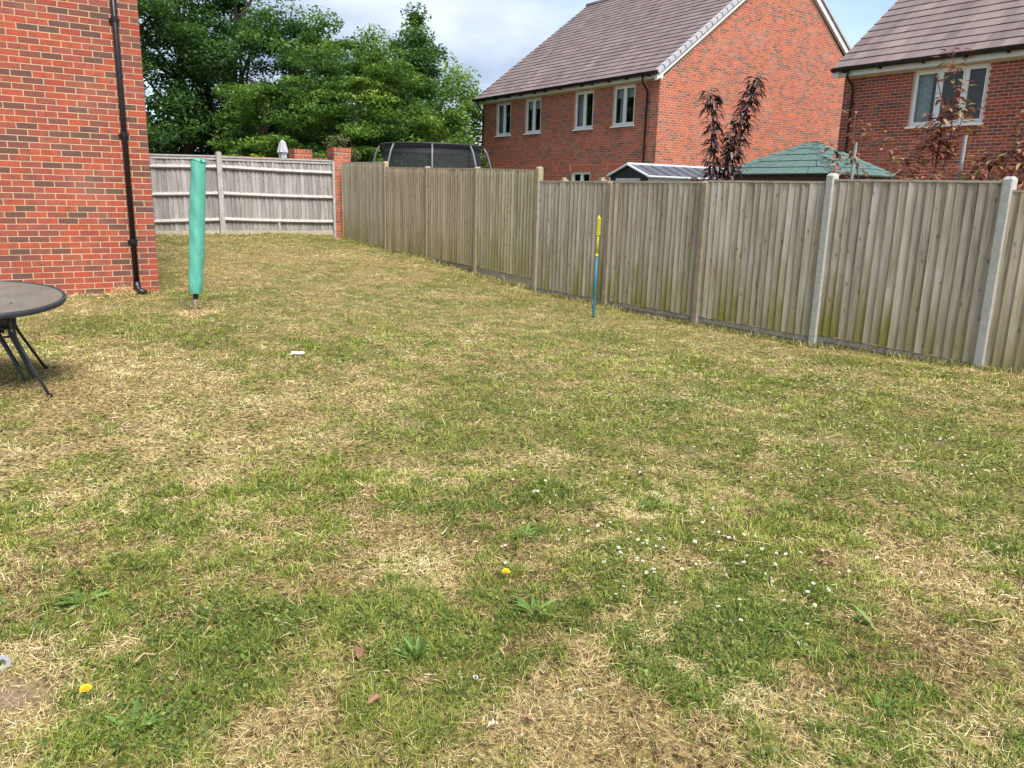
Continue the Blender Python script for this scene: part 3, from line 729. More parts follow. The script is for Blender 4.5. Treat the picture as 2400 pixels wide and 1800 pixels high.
downpipe(h2, [(px_, 13.36, ZE2 - .08), (px_, 13.36, ZE2 - .25), (X2 - .11, 13.33, ZE2 - .42), (X2 - .07, 13.32, ZE2 - .52), (X2 - .07, 13.32, G0)], [(X2 - .07, 13.32, H + q) for q in (2.5, 1.3)], 'X')

# ------------------------------------------------------------------ the close-boarded fence along the right side
FA = math.atan(0.036)
def fx_(y): return 8.53 - 0.036 * y
_bd = {}
def board_mesh(w_, h_, mt, key, flip=False):
    th = .042 if 'tan' in mt.name else .031
    k = (round(w_, 3), round(h_, 2), mt.name, key)
    if k in _bd: return _bd[k]
    rr = random.Random(hash((key, round(h_, 2))) & 0xffff)
    s = MB(); nz = 4; rows_ = []
    for i in range(nz + 1):
        z = h_ * i / nz; du = rr.uniform(-.003, .003); do = rr.uniform(-.003, .003)
        if i == 0: z += rr.uniform(-.006, .004)
        if flip: rows_.append([(0 + du, -.006 + do, z), (w_ + du, -.006 + do, z), (w_ + du, -.018 + do, z), (0 + du, -.012 + do, z)])
        else: rows_.append([(0 + du, .005 + do, z), (w_ + du, th + do, z), (w_ + du, .004, z), (0 + du, .0, z)])
    for i in range(nz):
        a, b_ = rows_[i], rows_[i + 1]
        for j in range(4):
            q = (j + 1) % 4; s.poly([a[j], a[q], b_[q], b_[j]][::-1])
    s.poly(rows_[0]); s.poly(rows_[-1][::-1])
    # local frame: u -> +Y, out -> -X
    s.v = [(-o, u, z) for (u, o, z) in s.v]
    me = bpy.data.meshes.new('board'); me.from_pydata(s.v, [], s.f); me.materials.append(mt); me.update()
    _bd[k] = me
    return me

def fpt(y, o, z):
    """point at distance y along the fence, o towards the lawn"""
    return Vector((fx_(y) - o * math.cos(FA), y - o * math.sin(FA), z))
fence = empty('boarded_fence', (0, 0, 0), 'long weathered close-boarded fence with concrete posts and green algae along the lawn', 'fence')
POSTS = [(.13, .19, 'concrete'), (2.05, .20, 'concrete'), (3.97, .29, 'concrete'), (5.88, .33, 'concrete'), (7.74, .245, 'concrete_brown'), (9.61, .24, 'concrete_brown'),
         (11.43, .47, 'concrete_tan'), (13.35, .49, 'concrete_tan'), (15.23, .525, 'concrete_tan'), (17.13, .655, 'concrete_tan')]
for (y, zt, mt) in POSTS:
    s = MB(); z0 = hz(fx_(y) - .05, y) - .12; z1 = H + zt; a = .05
    cs = [(-a, -.045), (-a, .045), (-a + .012, .057), (a - .012, .057), (a, .045), (a, -.045)]
    lo = [fpt(y + u, o, z0) for u, o in cs]; hi = [fpt(y + u, o, z1 - .035) for u, o in cs]
    n = len(cs)
    for i in range(n): j = (i + 1) % n; s.poly([lo[i], lo[j], hi[j], hi[i]])
    apex = fpt(y, .006, z1)
    tp = [fpt(y + u * .62, .006 + (o - .006) * .62, z1 - .006) for u, o in cs]
    for i in range(n): j = (i + 1) % n; s.poly([hi[i], hi[j], tp[j], tp[i]])
    s.poly(tp)
    s.build('post', M[mt], fence)
PAN = [(.13, 2.05, .12, .13, -1.57, -1.57, 'board'), (2.05, 3.97, .13, .14, -1.60, -1.60, 'board'), (3.97, 5.88, .225, .24, -1.56, -1.55, 'board'), (5.88, 7.74, .215, .225, -1.58, -1.58, 'board'), (7.74, 9.61, .21, .215, -1.58, -1.58, 'board'),
       (9.61, 11.43, .21, .215, -1.58, -1.58, 'board'), (11.43, 13.35, .395, .44, -1.43, -1.36, 'board_far'), (13.35, 15.23, .44, .47, -1.38, -1.34, 'board_far'),
       (15.23, 17.13, .47, .51, -1.325, -1.31, 'board_far'), (17.13, 19.5, .62, .645, -1.27, -1.2, 'board_far')]
for pi, (ya, yb, ta, tb, ba_, bb_, mt) in enumerate(PAN):
    a, b_ = ya + .045, yb - .045
    s = MB()
    def bar(y0, y1, o0, o1, za0, za1, zb0, zb1):
        A_ = [fpt(y0, o0, za0), fpt(y0, o1, za0), fpt(y0, o1, za1), fpt(y0, o0, za1)]; B_ = [fpt(y1, o0, zb0), fpt(y1, o1, zb0), fpt(y1, o1, zb1), fpt(y1, o0, zb1)]
        for i in range(4): j = (i + 1) % 4; s.poly([A_[i], A_[j], B_[j], B_[i]])
        s.poly(A_[::-1]); s.poly(B_)
    za, zb2 = H + ta, H + tb
    bar(a, b_, -.04, .034, za - .004, za + .020, zb2 - .004, zb2 + .020)
    for q in (.12, .5, .86):
        zq = H + ba_ + (ta - ba_) * q; zr_ = H + bb_ + (tb - bb_) * q
        bar(a, b_, -.05, -.004, zq, zq + .05, zr_, zr_ + .05)
    po = s.build('fence_panel', M['rail_tan'], fence)
    PT = random.choice([(1.12, 1.08, 1.02, 1), (1.0, 1.0, 1.0, 1), (1.06, 1.06, 1.08, 1), (1.05, 1.08, .98, 1), (1.1, 1.05, 1.02, 1)])
    n = 18 if yb - ya < 2.1 else 23
    if pi >= 6: n = 19 if yb - ya < 2.1 else 24
    pitch = (b_ - a) / n
    for i in range(n):
        y = a + i * pitch; f_ = (i + .5) / n
        top = H + ta + (tb - ta) * f_ - .006; bot = H + ba_ + (bb_ - ba_) * f_ + random.uniform(-.006, .006)
        wv = min(pitch * 1.2, b_ - y + .004)
        me = board_mesh(wv, top - bot, M[mt], random.randrange(5))
        p = fpt(y, random.uniform(0, .004), bot)
        o = link('board', me, po, p, (random.gauss(0, .004), random.gauss(0, .002), FA)); o.color = PT
    # gravel board below
    if pi == 6:
        g_ = MB()
        for k in range(3):
            zz = -1.44 - k * .075
            s = MB(); bar(a, b_, -.01, .014 - .002 * k, H + zz - .066, H + zz, H + zz + .05 - .066, H + zz + .055); s.build('kick_board', M['rail_tan'], fence)
        s = MB(); bar((a + b_) / 2 - .03, (a + b_) / 2 + .03, .015, .035, H - 1.67, H - 1.45, H - 1.67, H - 1.45); s.build('cleat', M['rail_tan'], fence)
    else:
        s = MB()
        g0, g1 = hz(fx_(a), a) - .08, hz(fx_(b_), b_) - .08
        t0, t1 = H + ba_ - .012, H + bb_ - .012
        bar(a, b_, -.02, .012, g0, t0, g1, t1)
        bar(a, b_, .0125, .026, t0 - .055, t0 - .002, t1 - .055, t1 - .002)
        bar(a, a + .09, .0125, .026, g0, t0 - .056, g0, t0 - .056); bar(b_ - .09, b_, .0125, .026, g1, t1 - .056, g1, t1 - .056)
        s.build('gravel_board', M['gravel_board'], fence)

# ------------------------------------------------------------------ silvered fence across the far end
YG = 19.75
gf = empty('rail_fence', (0, 0, 0), 'silver grey timber fence with three rails facing the lawn, at its far end', 'fence')
for (x, zt, w_) in ((4.90, .79, .055), (1.86, .78, .055), (7.66, .70, .028)):
    s = MB(); z0 = hz(x, YG) - .1; s.box((x - w_, YG - .09, z0), (x + w_, YG + .03, H + zt - .02)); s.box((x - w_ * .7, YG - .075, H + zt - .0198), (x + w_ * .7, YG + .015, H + zt)); s.build('post', M['rail_grey'], gf)
BAYS = [(1.92, 4.84, .63, .69, (.385, .45), (-.23, -.15), (-.82, -.75)), (4.96, 7.63, .68, .70, (.45, .41), (-.15, -.19), (-.74, -.79))]
for bi, (xa, xb, ta, tb, *rails) in enumerate(BAYS):
    s = MB()
    def bar2(x0, x1, y0, y1, za0, za1, zb0, zb1, mbx):
        A_ = [(x0, y0, za0), (x0, y1, za0), (x0, y1, za1), (x0, y0, za1)]; B_ = [(x1, y0, zb0), (x1, y1, zb0), (x1, y1, zb1), (x1, y0, zb1)]
        for i in range(4): j = (i + 1) % 4; mbx.poly([A_[i], A_[j], B_[j], B_[i]][::-1])
        mbx.poly(A_); mbx.poly(B_[::-1])
    bar2(xa, xb, YG - .045, YG + .035, H + ta - .02, H + ta + .012, H + tb - .02, H + tb + .012, s)
    bar2(xa, xb, YG - .028, YG - .004, H + ta - .085, H + ta - .021, H + tb - .085, H + tb - .021, s)
    pan = s.build('fence_panel', M['rail_grey'], gf)
    for (ra, rb) in rails:                     # arris rails: triangular, the sloping face catches the light
        q = MB(); n = 6
        for i in range(n):
            f0, f1 = i / n, (i + 1) / n; x0, x1 = xa + (xb - xa) * f0, xa + (xb - xa) * f1
            z0, z1 = H + ra + (rb - ra) * f0 - .01 * math.sin(f0 * 3.1), H + ra + (rb - ra) * f1 - .01 * math.sin(f1 * 3.1)
            q.poly([(x0, YG - .002, z0 + .05), (x0, YG - .072, z0 - .012), (x1, YG - .072, z1 - .012), (x1, YG - .002, z1 + .05)])
            q.poly([(x0, YG - .072, z0 - .012), (x0, YG - .06, z0 - .03), (x1, YG - .06, z1 - .03), (x1, YG - .072, z1 - .012)])
            q.poly([(x0, YG - .06, z0 - .03), (x0, YG - .002, z0 - .05), (x1, YG - .002, z1 - .05), (x1, YG - .06, z1 - .03)])
        q.build('rail', M['rail_grey'], pan)
    n = 27; pitch = (xb - xa) / n
    for i in range(n):
        x = xa + i * pitch; f_ = (i + .5) / n; top = H + ta + (tb - ta) * f_ - .012; bot = H - .995
        me = board_mesh(pitch * 1.18, top - bot, M['board_grey'], 10 + random.randrange(4))
        o = link('board', me, pan, (x, YG + .012 + random.uniform(0, .004), bot), (random.gauss(0, .002), 0, -math.pi / 2))
        o.location.x = x + pitch * 1.1
        o.rotation_euler = (0, random.gauss(0, .002), math.pi / 2)
    g_ = MB(); bar2(xa, xb, YG - .03, YG + .01, hz(xa, YG) - .1, H - 1.0, hz(xb, YG) - .1, H - 1.0, g_); g_.build('gravel_board', M['rail_tan'], gf)
s = MB(); s.box((6.22, YG - .05, H - 1.2), (6.28, YG - .031, H - .80)); s.build('cleat', M['rail_grey'], gf)

# ------------------------------------------------------------------ brick piers and the low wall behind the grey fence
def pier(name, x0, y0, w_, z0, z1, label, capped=True):
    e = empty(name, (0, 0, 0), label, 'pier')
    s = MB(); s.box((x0 + .004, y0 + .004, z0 - .1), (x0 + w_ - .004, y0 + w_ - .004, z1 - .115)); s.build('mortar_core', M['mortar_pink'], e)
    z = z0; r = 0; it = []
    while z + BH < z1 - .11:
        cuts = ((0, .215), (.225, .44)) if r % 2 == 0 else ((0, .1025), (.1125, .3275), (.3375, .44))
        for (a, b_) in cuts:
            link('brick', brick_mesh(b_ - a, 'Y', M['brick_part_pale']), e, (x0 + (a + b_) / 2, y0, z + BH / 2))
            if z > z1 - .75: link('brick', brick_mesh(b_ - a, 'X', M['brick_part_pale']), e, (x0, y0 + (a + b_) / 2, z + BH / 2))
        z += .075; r += 1
    for k in range(6):                          # brick on edge capping
        c = MB(); xa = x0 - .01 + k * (w_ + .02) / 6
        for (ya, yb) in ((y0 - .012, y0 + w_ / 2 - .004), (y0 + w_ / 2 + .004, y0 + w_ + .012)):
            c.box((xa + .004, ya, z1 - .108), (xa + (w_ + .02) / 6 - .004, yb, z1 - random.uniform(0, .004)), random.random())
        c.build('cap_brick', M['brick_stuff_pale'], e)
    return e
pier('brick_pier', 7.70, 19.70, .44, H - 1.2, H + 1.03, 'tall red brick pier standing where the two fences meet')
pier('brick_pier', 6.80, 20.02, .44, H - 1.2, H + .955, 'red brick pier with white bloom, showing only its cap above grey fence')
e = empty('garden_wall', (0, 0, 0), 'low red brick garden wall with brick-on-edge top between two piers', 'wall')
s = MB(); s.box((4.9, 20.10, H - 1.3), (6.795, 20.32, H + .62)); s.box((7.245, 20.10, H - 1.3), (7.70, 20.32, H + .645)); s.build('mortar_core', M['mortar_pink'], e)
for (a, b_, zt) in ((4.9, 6.795, .725), (7.245, 7.70, .755)):
    it = layout(a, b_, H - .1, H + zt - .112)
    lay_bricks(e, it, 'Y', 20.10, M['brick_part_pale'], M['brick_stuff_pale'], 60, lambda q: -q[2])
    k = a
    while k < b_ - .06:
        c = MB(); c.box((k + .004, 20.092, H + zt - .106), (k + .069, 20.328, H + zt - random.uniform(0, .003)), random.random()); c.build('cap_brick', M['brick_stuff_pale'], e); k += .075

# ------------------------------------------------------------------ foliage
M['leaf_dark'] = leaf_mat('dark oak leaf', [(0.0, (0.036, 0.088, 0.034)), (0.5, (0.080, 0.170, 0.046)), (1.0, (0.185, 0.290, 0.070))], .42)
M['leaf_mid'] = leaf_mat('maple leaf', [(0.0, (0.045, 0.100, 0.022)), (0.5, (0.110, 0.205, 0.036)), (1.0, (0.230, 0.330, 0.062))], .38)
M['leaf_light'] = leaf_mat('light green leaf', [(0.0, (0.080, 0.150, 0.028)), (0.5, (0.160, 0.260, 0.046)), (1.0, (0.280, 0.380, 0.080))], .40)
M['leaf_olive'] = leaf_mat('olive leaf', [(0.0, (0.06, 0.085, 0.03)), (0.5, (0.12, 0.145, 0.055)), (1.0, (0.22, 0.23, 0.10))], .3)
M['leaf_lime'] = leaf_mat('lime leaf', [(0.0, (0.14, 0.20, 0.018)), (0.5, (0.25, 0.33, 0.028)), (1.0, (0.38, 0.45, 0.06))], .35)
M['leaf_plum'] = leaf_mat('purple plum leaf', [(0.0, (0.026, 0.016, 0.018)), (0.5, (0.052, 0.030, 0.034)), (0.8, (0.11, 0.04, 0.04)), (1.0, (0.20, 0.15, 0.145))], .15, .4)
M['leaf_red'] = leaf_mat('reddish leaf', [(0.0, (0.09, 0.03, 0.035)), (0.4, (0.20, 0.06, 0.06)), (0.7, (0.34, 0.14, 0.10)), (1.0, (0.44, 0.36, 0.20))], .3, .45)
M['leaf_pale'] = leaf_mat('variegated leaf', [(0.0, (0.12, 0.17, 0.04)), (0.5, (0.28, 0.30, 0.10)), (1.0, (0.55, 0.52, 0.32))], .3)

def leaf_quads(C_, size, up_bias=0.7, aspect=0.55, droop=0.0):
    n = len(C_)
    nrm = rng.normal(size=(n, 3)); nrm[:, 2] = np.abs(nrm[:, 2]) + up_bias; nrm /= np.linalg.norm(nrm, axis=1)[:, None]
    d = rng.normal(size=(n, 3)); d[:, 2] -= droop; d -= nrm * (d * nrm).sum(1)[:, None]; d /= np.linalg.norm(d, axis=1)[:, None]
    s_ = np.cross(nrm, d); L_ = (size * rng.uniform(.65, 1.3, n))[:, None]
    V = np.stack([C_ - d * L_ * .5, C_ + s_ * L_ * aspect * .5 - d * L_ * .05, C_ + d * L_ * .5 - nrm * L_ * .12, C_ - s_ * L_ * aspect * .5 - d * L_ * .05], 1).reshape(-1, 3)
    F = np.arange(n * 4).reshape(n, 4)
    return V, F
def ball(n, power=.45):
    v = rng.normal(size=(n, 3)); v /= np.linalg.norm(v, axis=1)[:, None]
    return v * (rng.random(n) ** power)[:, None]

def tree(name, label, x, y, cz, rx, ry, rz, mt, nleaf, leaf=.16, nclump=55, flat=.55, cr=.32, cone=0.0, group='trees beyond the far fence', trunk=.2, zb=None, gap=0.0):
    z0 = hz(x, y) if zb is None else zb
    e = empty(name, (x, y, z0), label, 'tree', group)
    cz = cz + H - z0
    top = cz + rz
    tb = MB(); pts = [(0, 0, -.2)]; k = 7
    for i in range(1, k + 1): pts.append((random.gauss(0, .05 * i), random.gauss(0, .05 * i), top * .88 * i / k))
    tb.tube(pts, [trunk * (1.15 - i / (k + .2)) for i in range(k + 1)], 8)
    cl = ball(nclump, .33) * np.array([rx, ry, rz])
    if cone: f = 1 - cone * np.clip((cl[:, 2] + rz) / (2 * rz), 0, 1); cl[:, 0] *= f; cl[:, 1] *= f
    cl[:, 2] += cz
    cl = cl[cl[:, 2] > .35]
    for c in cl[:18]:
        h_ = max(.5, min(top * .8, c[2] * random.uniform(.45, .75)))
        i = min(k - 1, int(h_ / (top * .88) * k)); b0 = Vector(pts[i]).lerp(Vector(pts[i + 1]), .5)
        mid = b0.lerp(Vector(c), .5) + Vector((0, 0, random.uniform(-.1, .35)))
        tb.tube([b0, mid, Vector(c)], [trunk * .33, trunk * .2, trunk * .06], 5, caps=False)
    tb.build('trunk', M['bark'], e)
    per = nleaf // len(cl); P = []; T = []
    for c in cl:
        r = cr * rx * random.uniform(.55, 1.25) * (1 - .55 * cone * min(1, max(0, (c[2] - cz + rz) / (2 * rz))))
        p = ball(per, .5) * np.array([r, r, r * flat]) ; 
        P.append(p + c); T.append(np.clip(.34 + .55 * p[:, 2] / (r * flat) * .5 + rng.normal(0, .17, per) + random.gauss(0, .19), 0, 1))  # tone rises up each clump: lit tops and shaded undersides put into leaf colour
    P = np.concatenate(P); T = np.concatenate(T)
    V, F = leaf_quads(P, leaf)
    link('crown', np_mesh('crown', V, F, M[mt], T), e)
    return e

tree('oak_tree', 'tall dark green tree rising right behind the near house corner', 4.9, 33.5, 4.4, 2.8, 2.6, 5.6, 'leaf_dark', 38000, .14, 90, .62, .34, trunk=.3)
tree('oak_tree', 'tall dark oak with open branches and sky gaps beside the near house', 7.3, 34.5, 4.6, 2.8, 2.8, 5.8, 'leaf_dark', 32000, .14, 90, .55, .30, trunk=.26)
tree('oak_tree', 'tall dark oak standing between the open oak and a lower rounded tree', 9.2, 33.8, 4.2, 2.5, 2.6, 5.2, 'leaf_dark', 38000, .14, 90, .6, .34, trunk=.26)
tree('oak_tree', 'rounded dark green tree between the tall oaks and the lighter layered maple', 11.2, 32.0, 2.7, 2.7, 2.7, 4.1, 'leaf_dark', 36000, .14, 90, .6, .32, trunk=.24)
tree('maple_tree', 'layered mid green maple behind the brick piers', 10.9, 26.2, 1.5, 2.7, 2.4, 3.3, 'leaf_mid', 46000, .12, 140, .30, .28, trunk=.16)
tree('maple_tree', 'smaller layered maple behind the folded parasol', 8.6, 27.6, .8, 2.0, 1.9, 2.7, 'leaf_mid', 22000, .13, 64, .32, .38, trunk=.14)
tree('birch_tree', 'loose light green tree beside the pointed tree', 13.2, 33.2, 2.8, 2.9, 2.2, 4.2, 'leaf_light', 36000, .14, 84, .6, .30, trunk=.14)
tree('hornbeam_tree', 'pointed dark green tree taller than its neighbours beyond the trampoline', 15.2, 30.2, 2.3, 3.0, 2.4, 4.7, 'leaf_dark', 40000, .14, 130, .7, .28, cone=.66, trunk=.18)
tree('birch_tree', 'yellowish green tree beside the end of the gabled house', 17.2, 32.6, 2.4, 2.8, 2.0, 3.9, 'leaf_light', 28000, .14, 80, .6, .32, trunk=.15)
tree('hornbeam_tree', 'bushy bright green tree directly behind the trampoline', 13.6, 26.6, .9, 2.1, 1.8, 2.5, 'leaf_mid', 28000, .13, 76, .6, .36, trunk=.15)
tree('hornbeam_tree', 'low dark green tree filling the gap behind the layered maple', 12.2, 29.4, .9, 2.4, 1.8, 2.8, 'leaf_dark', 24000, .15, 70, .6, .36, trunk=.15)
# far wood that closes the view below the crowns
C_ = np.c_[rng.uniform(1, 23, 40000), rng.uniform(36, 41, 40000), H - 1.2 + 4.6 * rng.random(40000) ** 1.15 * (0.75 + .4 * rng.random(40000))]
V, F = leaf_quads(C_, .30); tag(link('woodland', np_mesh('woodland', V, F, M['leaf_dark'], rng.random(len(C_)) * .45)), 'dark undergrowth of the wood beyond the trees', None, kind='stuff')

def shrub(name, label, x, y, zt, rx, ry, mt, n, leaf, cat='shrub', zlow=-1.4, group=None):
    z0 = hz(x, y); e = empty(name, (x, y, z0), label, cat, group)
    h_ = zt + H - z0; s = MB()
    for k in range(9): a = k * .7; s.tube([(0, 0, 0), (rx * .5 * math.cos(a), ry * .5 * math.sin(a), h_ * .5), (rx * .8 * math.cos(a), ry * .8 * math.sin(a), h_ * .85)], [.02, .012, .004], 5, caps=False)
    s.build('stem', M['bark'], e)
    cl = ball(30, .4) * np.array([rx, ry, h_ * .42]); cl[:, 2] += h_ * .55
    P = np.concatenate([c + ball(n // 30, .5) * np.array([rx, rx, rx * .7]) * .38 for c in cl])
    P = P[P[:, 2] > .05]
    V, F = leaf_quads(P, leaf); link('foliage', np_mesh('foliage', V, F, M[mt], np.clip(rng.normal(.5, .25, len(P)), 0, 1)), e)
    return e
shrub('shrub', 'bright lime green shrub behind the grey fence beside its middle post', 6.2, 23.6, 1.12, .66, .5, 'leaf_lime', 3600, .08)
shrub('shrub', 'bright lime green shrub behind the grey fence next to the folded parasol', 7.15, 23.7, 1.02, .6, .5, 'leaf_lime', 3000, .08)
shrub('shrub', 'pale olive shrub beside the left poles of the trampoline', 8.75, 22.3, 1.50, .75, .6, 'leaf_olive', 5200, .07)

# ------------------------------------------------------------------ folded parasol
xp, yp = 8.1, 24.9
z0 = hz(xp, yp)
e = empty('folded_parasol', (xp, yp, z0), 'pale grey folded garden parasol standing behind the grey fence', 'parasol')
Lp = H + 1.43 - z0
s = MB(); s.tube([(0, 0, 0), (0, 0, Lp)], .022, 8); s.build('pole', M['stake'], e)
M['parasol'] = plain('grey parasol cloth', (0.42, 0.42, 0.46), 0.9, var=0.15, scale=12, bstr=0.2)
s = MB(); prof = [(.13, Lp - 1.5), (.12, Lp - 1.0), (.10, Lp - .60), (.105, Lp - .44), (.15, Lp - .36), (.085, Lp - .08), (.02, Lp)]
n0 = 0
for (r, z) in prof:
    for k in range(16):
        a = 2 * math.pi * k / 16; q = r * (1 + .22 * math.cos(a * 4 + z)); s.v.append((q * math.cos(a), q * math.sin(a), z))
for i in range(len(prof) - 1):
    for k in range(16): k2 = (k + 1) % 16; s.f.append((i * 16 + k, i * 16 + k2, (i + 1) * 16 + k2, (i + 1) * 16 + k)); s.t.append(.5)
s.build('canopy', M['parasol'], e)
s = MB(); s.lathe([(.0, 0), (.25, 0), (.25, .05), (.05, .07), (.03, .25)], 16); s.build('base', M['black_plastic'], e)

# ------------------------------------------------------------------ trampoline
tx, ty = 10.72, 20.2
z0 = hz(tx, ty)
e = empty('trampoline', (tx, ty, z0), 'large round trampoline with black safety net and bowed grey poles behind the fence', 'trampoline')
M['steel'] = plain('galvanised pole', (0.16, 0.165, 0.18), 0.45, 0.2, var=0.15, scale=8, bstr=0)
M['pad'] = plain('black sleeve', (0.02, 0.022, 0.026), 0.6, var=0.2, scale=8, bstr=0)
m, t, b = mat('safety net')
b.inputs['Base Color'].default_value = (.022, .025, .032, 1); b.inputs['Roughness'].default_value = .8
tr = N(t, 'ShaderNodeBsdfTransparent'); ms = N(t, 'ShaderNodeMixShader'); ms.inputs[0].default_value = .60
t.links.new(tr.outputs[0], ms.inputs[1]); t.links.new(b.outputs[0], ms.inputs[2]); t.links.new(ms.outputs[0], t.nodes['Material Output'].inputs[0]); M['net'] = m
ZT_ = H + 1.22 - z0
RT, RB = 1.40, 1.68
s = MB(); s.ring((0, 0, .85), RB, .03, 40); s.build('frame_ring', M['steel'], e)
s = MB(); s.lathe([(0.01, .84), (1.4, .84)], 40); s.build('mat', M['pad'], e)
s = MB(); s.lathe([(1.4, .85), (1.4, .88), (1.72, .88), (1.72, .85)], 40); s.build('edge_pad', M['pad'], e)
s = MB(); s.ring((0, 0, ZT_), RT, .028, 40); s.build('top_ring', M['pad'], e)
s = MB(); s.lathe([(RT - .10, ZT_ - .02), (RT - .12, ZT_ - .12)], 40); s.build('net_band', M['pad'], e)
for k in range(8):
    a = R(45 * k + 17)
    c, q = math.cos(a), math.sin(a)
    s = MB(); s.tube([(RB * c, RB * q, .02), (RB * 1.01 * c, RB * 1.01 * q, .85), ((RB + .05) * c, (RB + .05) * q, 1.5), ((RB - .0) * c, (RB - .0) * q, 2.1), ((RB - .17) * c, (RB - .17) * q, ZT_ - .18), (RT * c, RT * q, ZT_)], .026, 8); s.build('pole', M['steel'], e, smooth=True)
s = MB()
for k in range(48):
    a0, a1 = 2 * math.pi * k / 48, 2 * math.pi * (k + 1) / 48
    s.poly([(1.36 * math.cos(a0), 1.36 * math.sin(a0), .88), (1.36 * math.cos(a1), 1.36 * math.sin(a1), .88), ((RT - .06) * math.cos(a1), (RT - .06) * math.sin(a1), ZT_ - .01), ((RT - .06) * math.cos(a0), (RT - .06) * math.sin(a0), ZT_ - .01)])
s.build('safety_net', M['net'], e)

# ------------------------------------------------------------------ green roofed gazebo
M['shingle'] = plain('green felt shingle', (0.098, 0.155, 0.142), 0.9, var=0.16, scale=14, bstr=0.3, spec=0.15)
M['shingle_dark'] = plain('dark green shingle', (0.082, 0.140, 0.126), 0.9, var=0.16, scale=14, bstr=0.3, spec=0.15)
gx0, gx1, gy0, gy1 = 11.85, 13.65, 8.36, 10.92
ze, za = H + .45, H + 1.05
ap = Vector((12.95, 9.60, za))
gg = empty('gazebo', (0, 0, 0), 'dark timber gazebo with green shingled pyramid roof behind the fence', 'gazebo')
cn = [Vector((gx0, gy0, ze)), Vector((gx1, gy0, ze)), Vector((gx1, gy1, ze)), Vector((gx0, gy1, ze))]
s = MB()
for i in range(4): s.poly([cn[i] - Vector((0, 0, .01)), cn[(i + 1) % 4] - Vector((0, 0, .01)), ap - Vector((0, 0, .02))])
s.build('roof_deck', M['wood_dark'], gg)
NR = 5
for i in range(4):
    a, b_ = cn[i], cn[(i + 1) % 4]; nrm = (b_ - a).cross(ap - a).normalized()
    for r in range(NR):
        f0, f1 = r / NR, min(1, (r + 1.08) / NR)
        p0, p1, q0, q1 = a.lerp(ap, f0), b_.lerp(ap, f0), a.lerp(ap, f1), b_.lerp(ap, f1)
        w_ = (p1 - p0).length; n = max(1, int(round(w_ / .5)))
        ks = [0] + sorted(min(1, max(0, (k + (.5 if r % 2 else 0)) / n)) for k in range(n + 1)) + [1]; ks = sorted({round(k, 4) for k in ks})
        for k in range(len(ks) - 1):
            u0, u1 = ks[k] + .009 / w_, ks[k + 1] - .009 / w_
            if u1 - u0 < .03: continue
            c = MB(); T_ = [p0.lerp(p1, u0) + nrm * .022, p0.lerp(p1, u1) + nrm * .022, q0.lerp(q1, u1) + nrm * .008, q0.lerp(q1, u0) + nrm * .008]
            Bt = [p0.lerp(p1, u0), p0.lerp(p1, u1), q0.lerp(q1, u1), q0.lerp(q1, u0)]
            c.poly(T_); c.poly([Bt[0], Bt[1], T_[1], T_[0]]); c.poly([Bt[1], Bt[2], T_[2], T_[1]]); c.poly([Bt[3], Bt[0], T_[0], T_[3]])
            c.build('shingle', M['shingle'] if random.random() < .7 else M['shingle_dark'], gg)
    # hip capping
    prv = (a - cn[i - 1]).normalized(); nxt = (b_ - a).normalized()
    for r in range(7):
        f0, f1 = r / 7, min(.99, (r + 1.15) / 7); p, q = a.lerp(ap, f0), a.lerp(ap, f1); lift0, lift1 = Vector((0, 0, .050)), Vector((0, 0, .036))
        hw = .13
        c = MB()
        for dv in (nxt, -prv):
            sl_ = Vector((dv.x, dv.y, 0)) * hw
            drop = Vector((0, 0, -.004))
            c.poly([p + lift0, p + sl_ + drop + lift0 * .55, q + sl_ * (.0 if r == 6 else 1) + drop + lift1 * .55, q + lift1])
        c.build('hip_shingle', M['shingle'], gg)
s = MB()
for i in range(4):
    a, b_ = cn[i], cn[(i + 1) % 4]; cc = Vector(((gx0 + gx1) / 2, (gy0 + gy1) / 2, ze))
    a2, b2 = a.lerp(cc, .07), b_.lerp(cc, .07)
    s.poly([a2 + Vector((0, 0, -.32)), b2 + Vector((0, 0, -.32)), b2 + Vector((0, 0, -.012)), a2 + Vector((0, 0, -.012))])
s.build('wall_plate', M['wood_dark'], gg)
for p in cn:
    cc = Vector(((gx0 + gx1) / 2, (gy0 + gy1) / 2, ze)); q = p.lerp(cc, .12); z0 = hz(q.x, q.y)
    s = MB(); s.box((q.x - .05, q.y - .05, z0 - .05), (q.x + .05, q.y + .05, ze - .03)); s.build('post', M['wood_dark'], gg)

# ------------------------------------------------------------------ grey roofed plastic shed
M['shed_roof'] = plain('slate grey resin roof', (0.085, 0.092, 0.108), 0.6, var=0.12, scale=8, bstr=0.1)
M['shed_trim'] = plain('pale grey resin trim', (0.52, 0.55, 0.58), 0.5, var=0.05, scale=8, bstr=0)
M['shed_dark'] = plain('dark gable panel', (0.02, 0.026, 0.032), 0.6, var=0.2, scale=8, bstr=0)
sd = empty('garden_shed', (0, 0, 0), 'plastic garden shed with ribbed slate grey roof and pale trim', 'shed')
sx0, sx1, ya, yb, yc = 13.0, 16.3, 14.03, 15.42, 14.73
zr_, zev, z0 = H + .75, H + .485, hz(14.5, 14.7)
s = MB(); s.poly([(sx0 + .06, yb - .06, z0), (sx0 + .06, ya + .06, z0), (sx0 + .06, ya + .06, zev - .16), (sx0 + .06, yb - .06, zev - .16)])
for (y_, sg) in ((ya + .06, 1), (yb - .06, -1)): s.poly([(sx0 + .06, y_, z0), (sx1 - .06, y_, z0), (sx1 - .06, y_, zev), (sx0 + .06, y_, zev)][::sg])
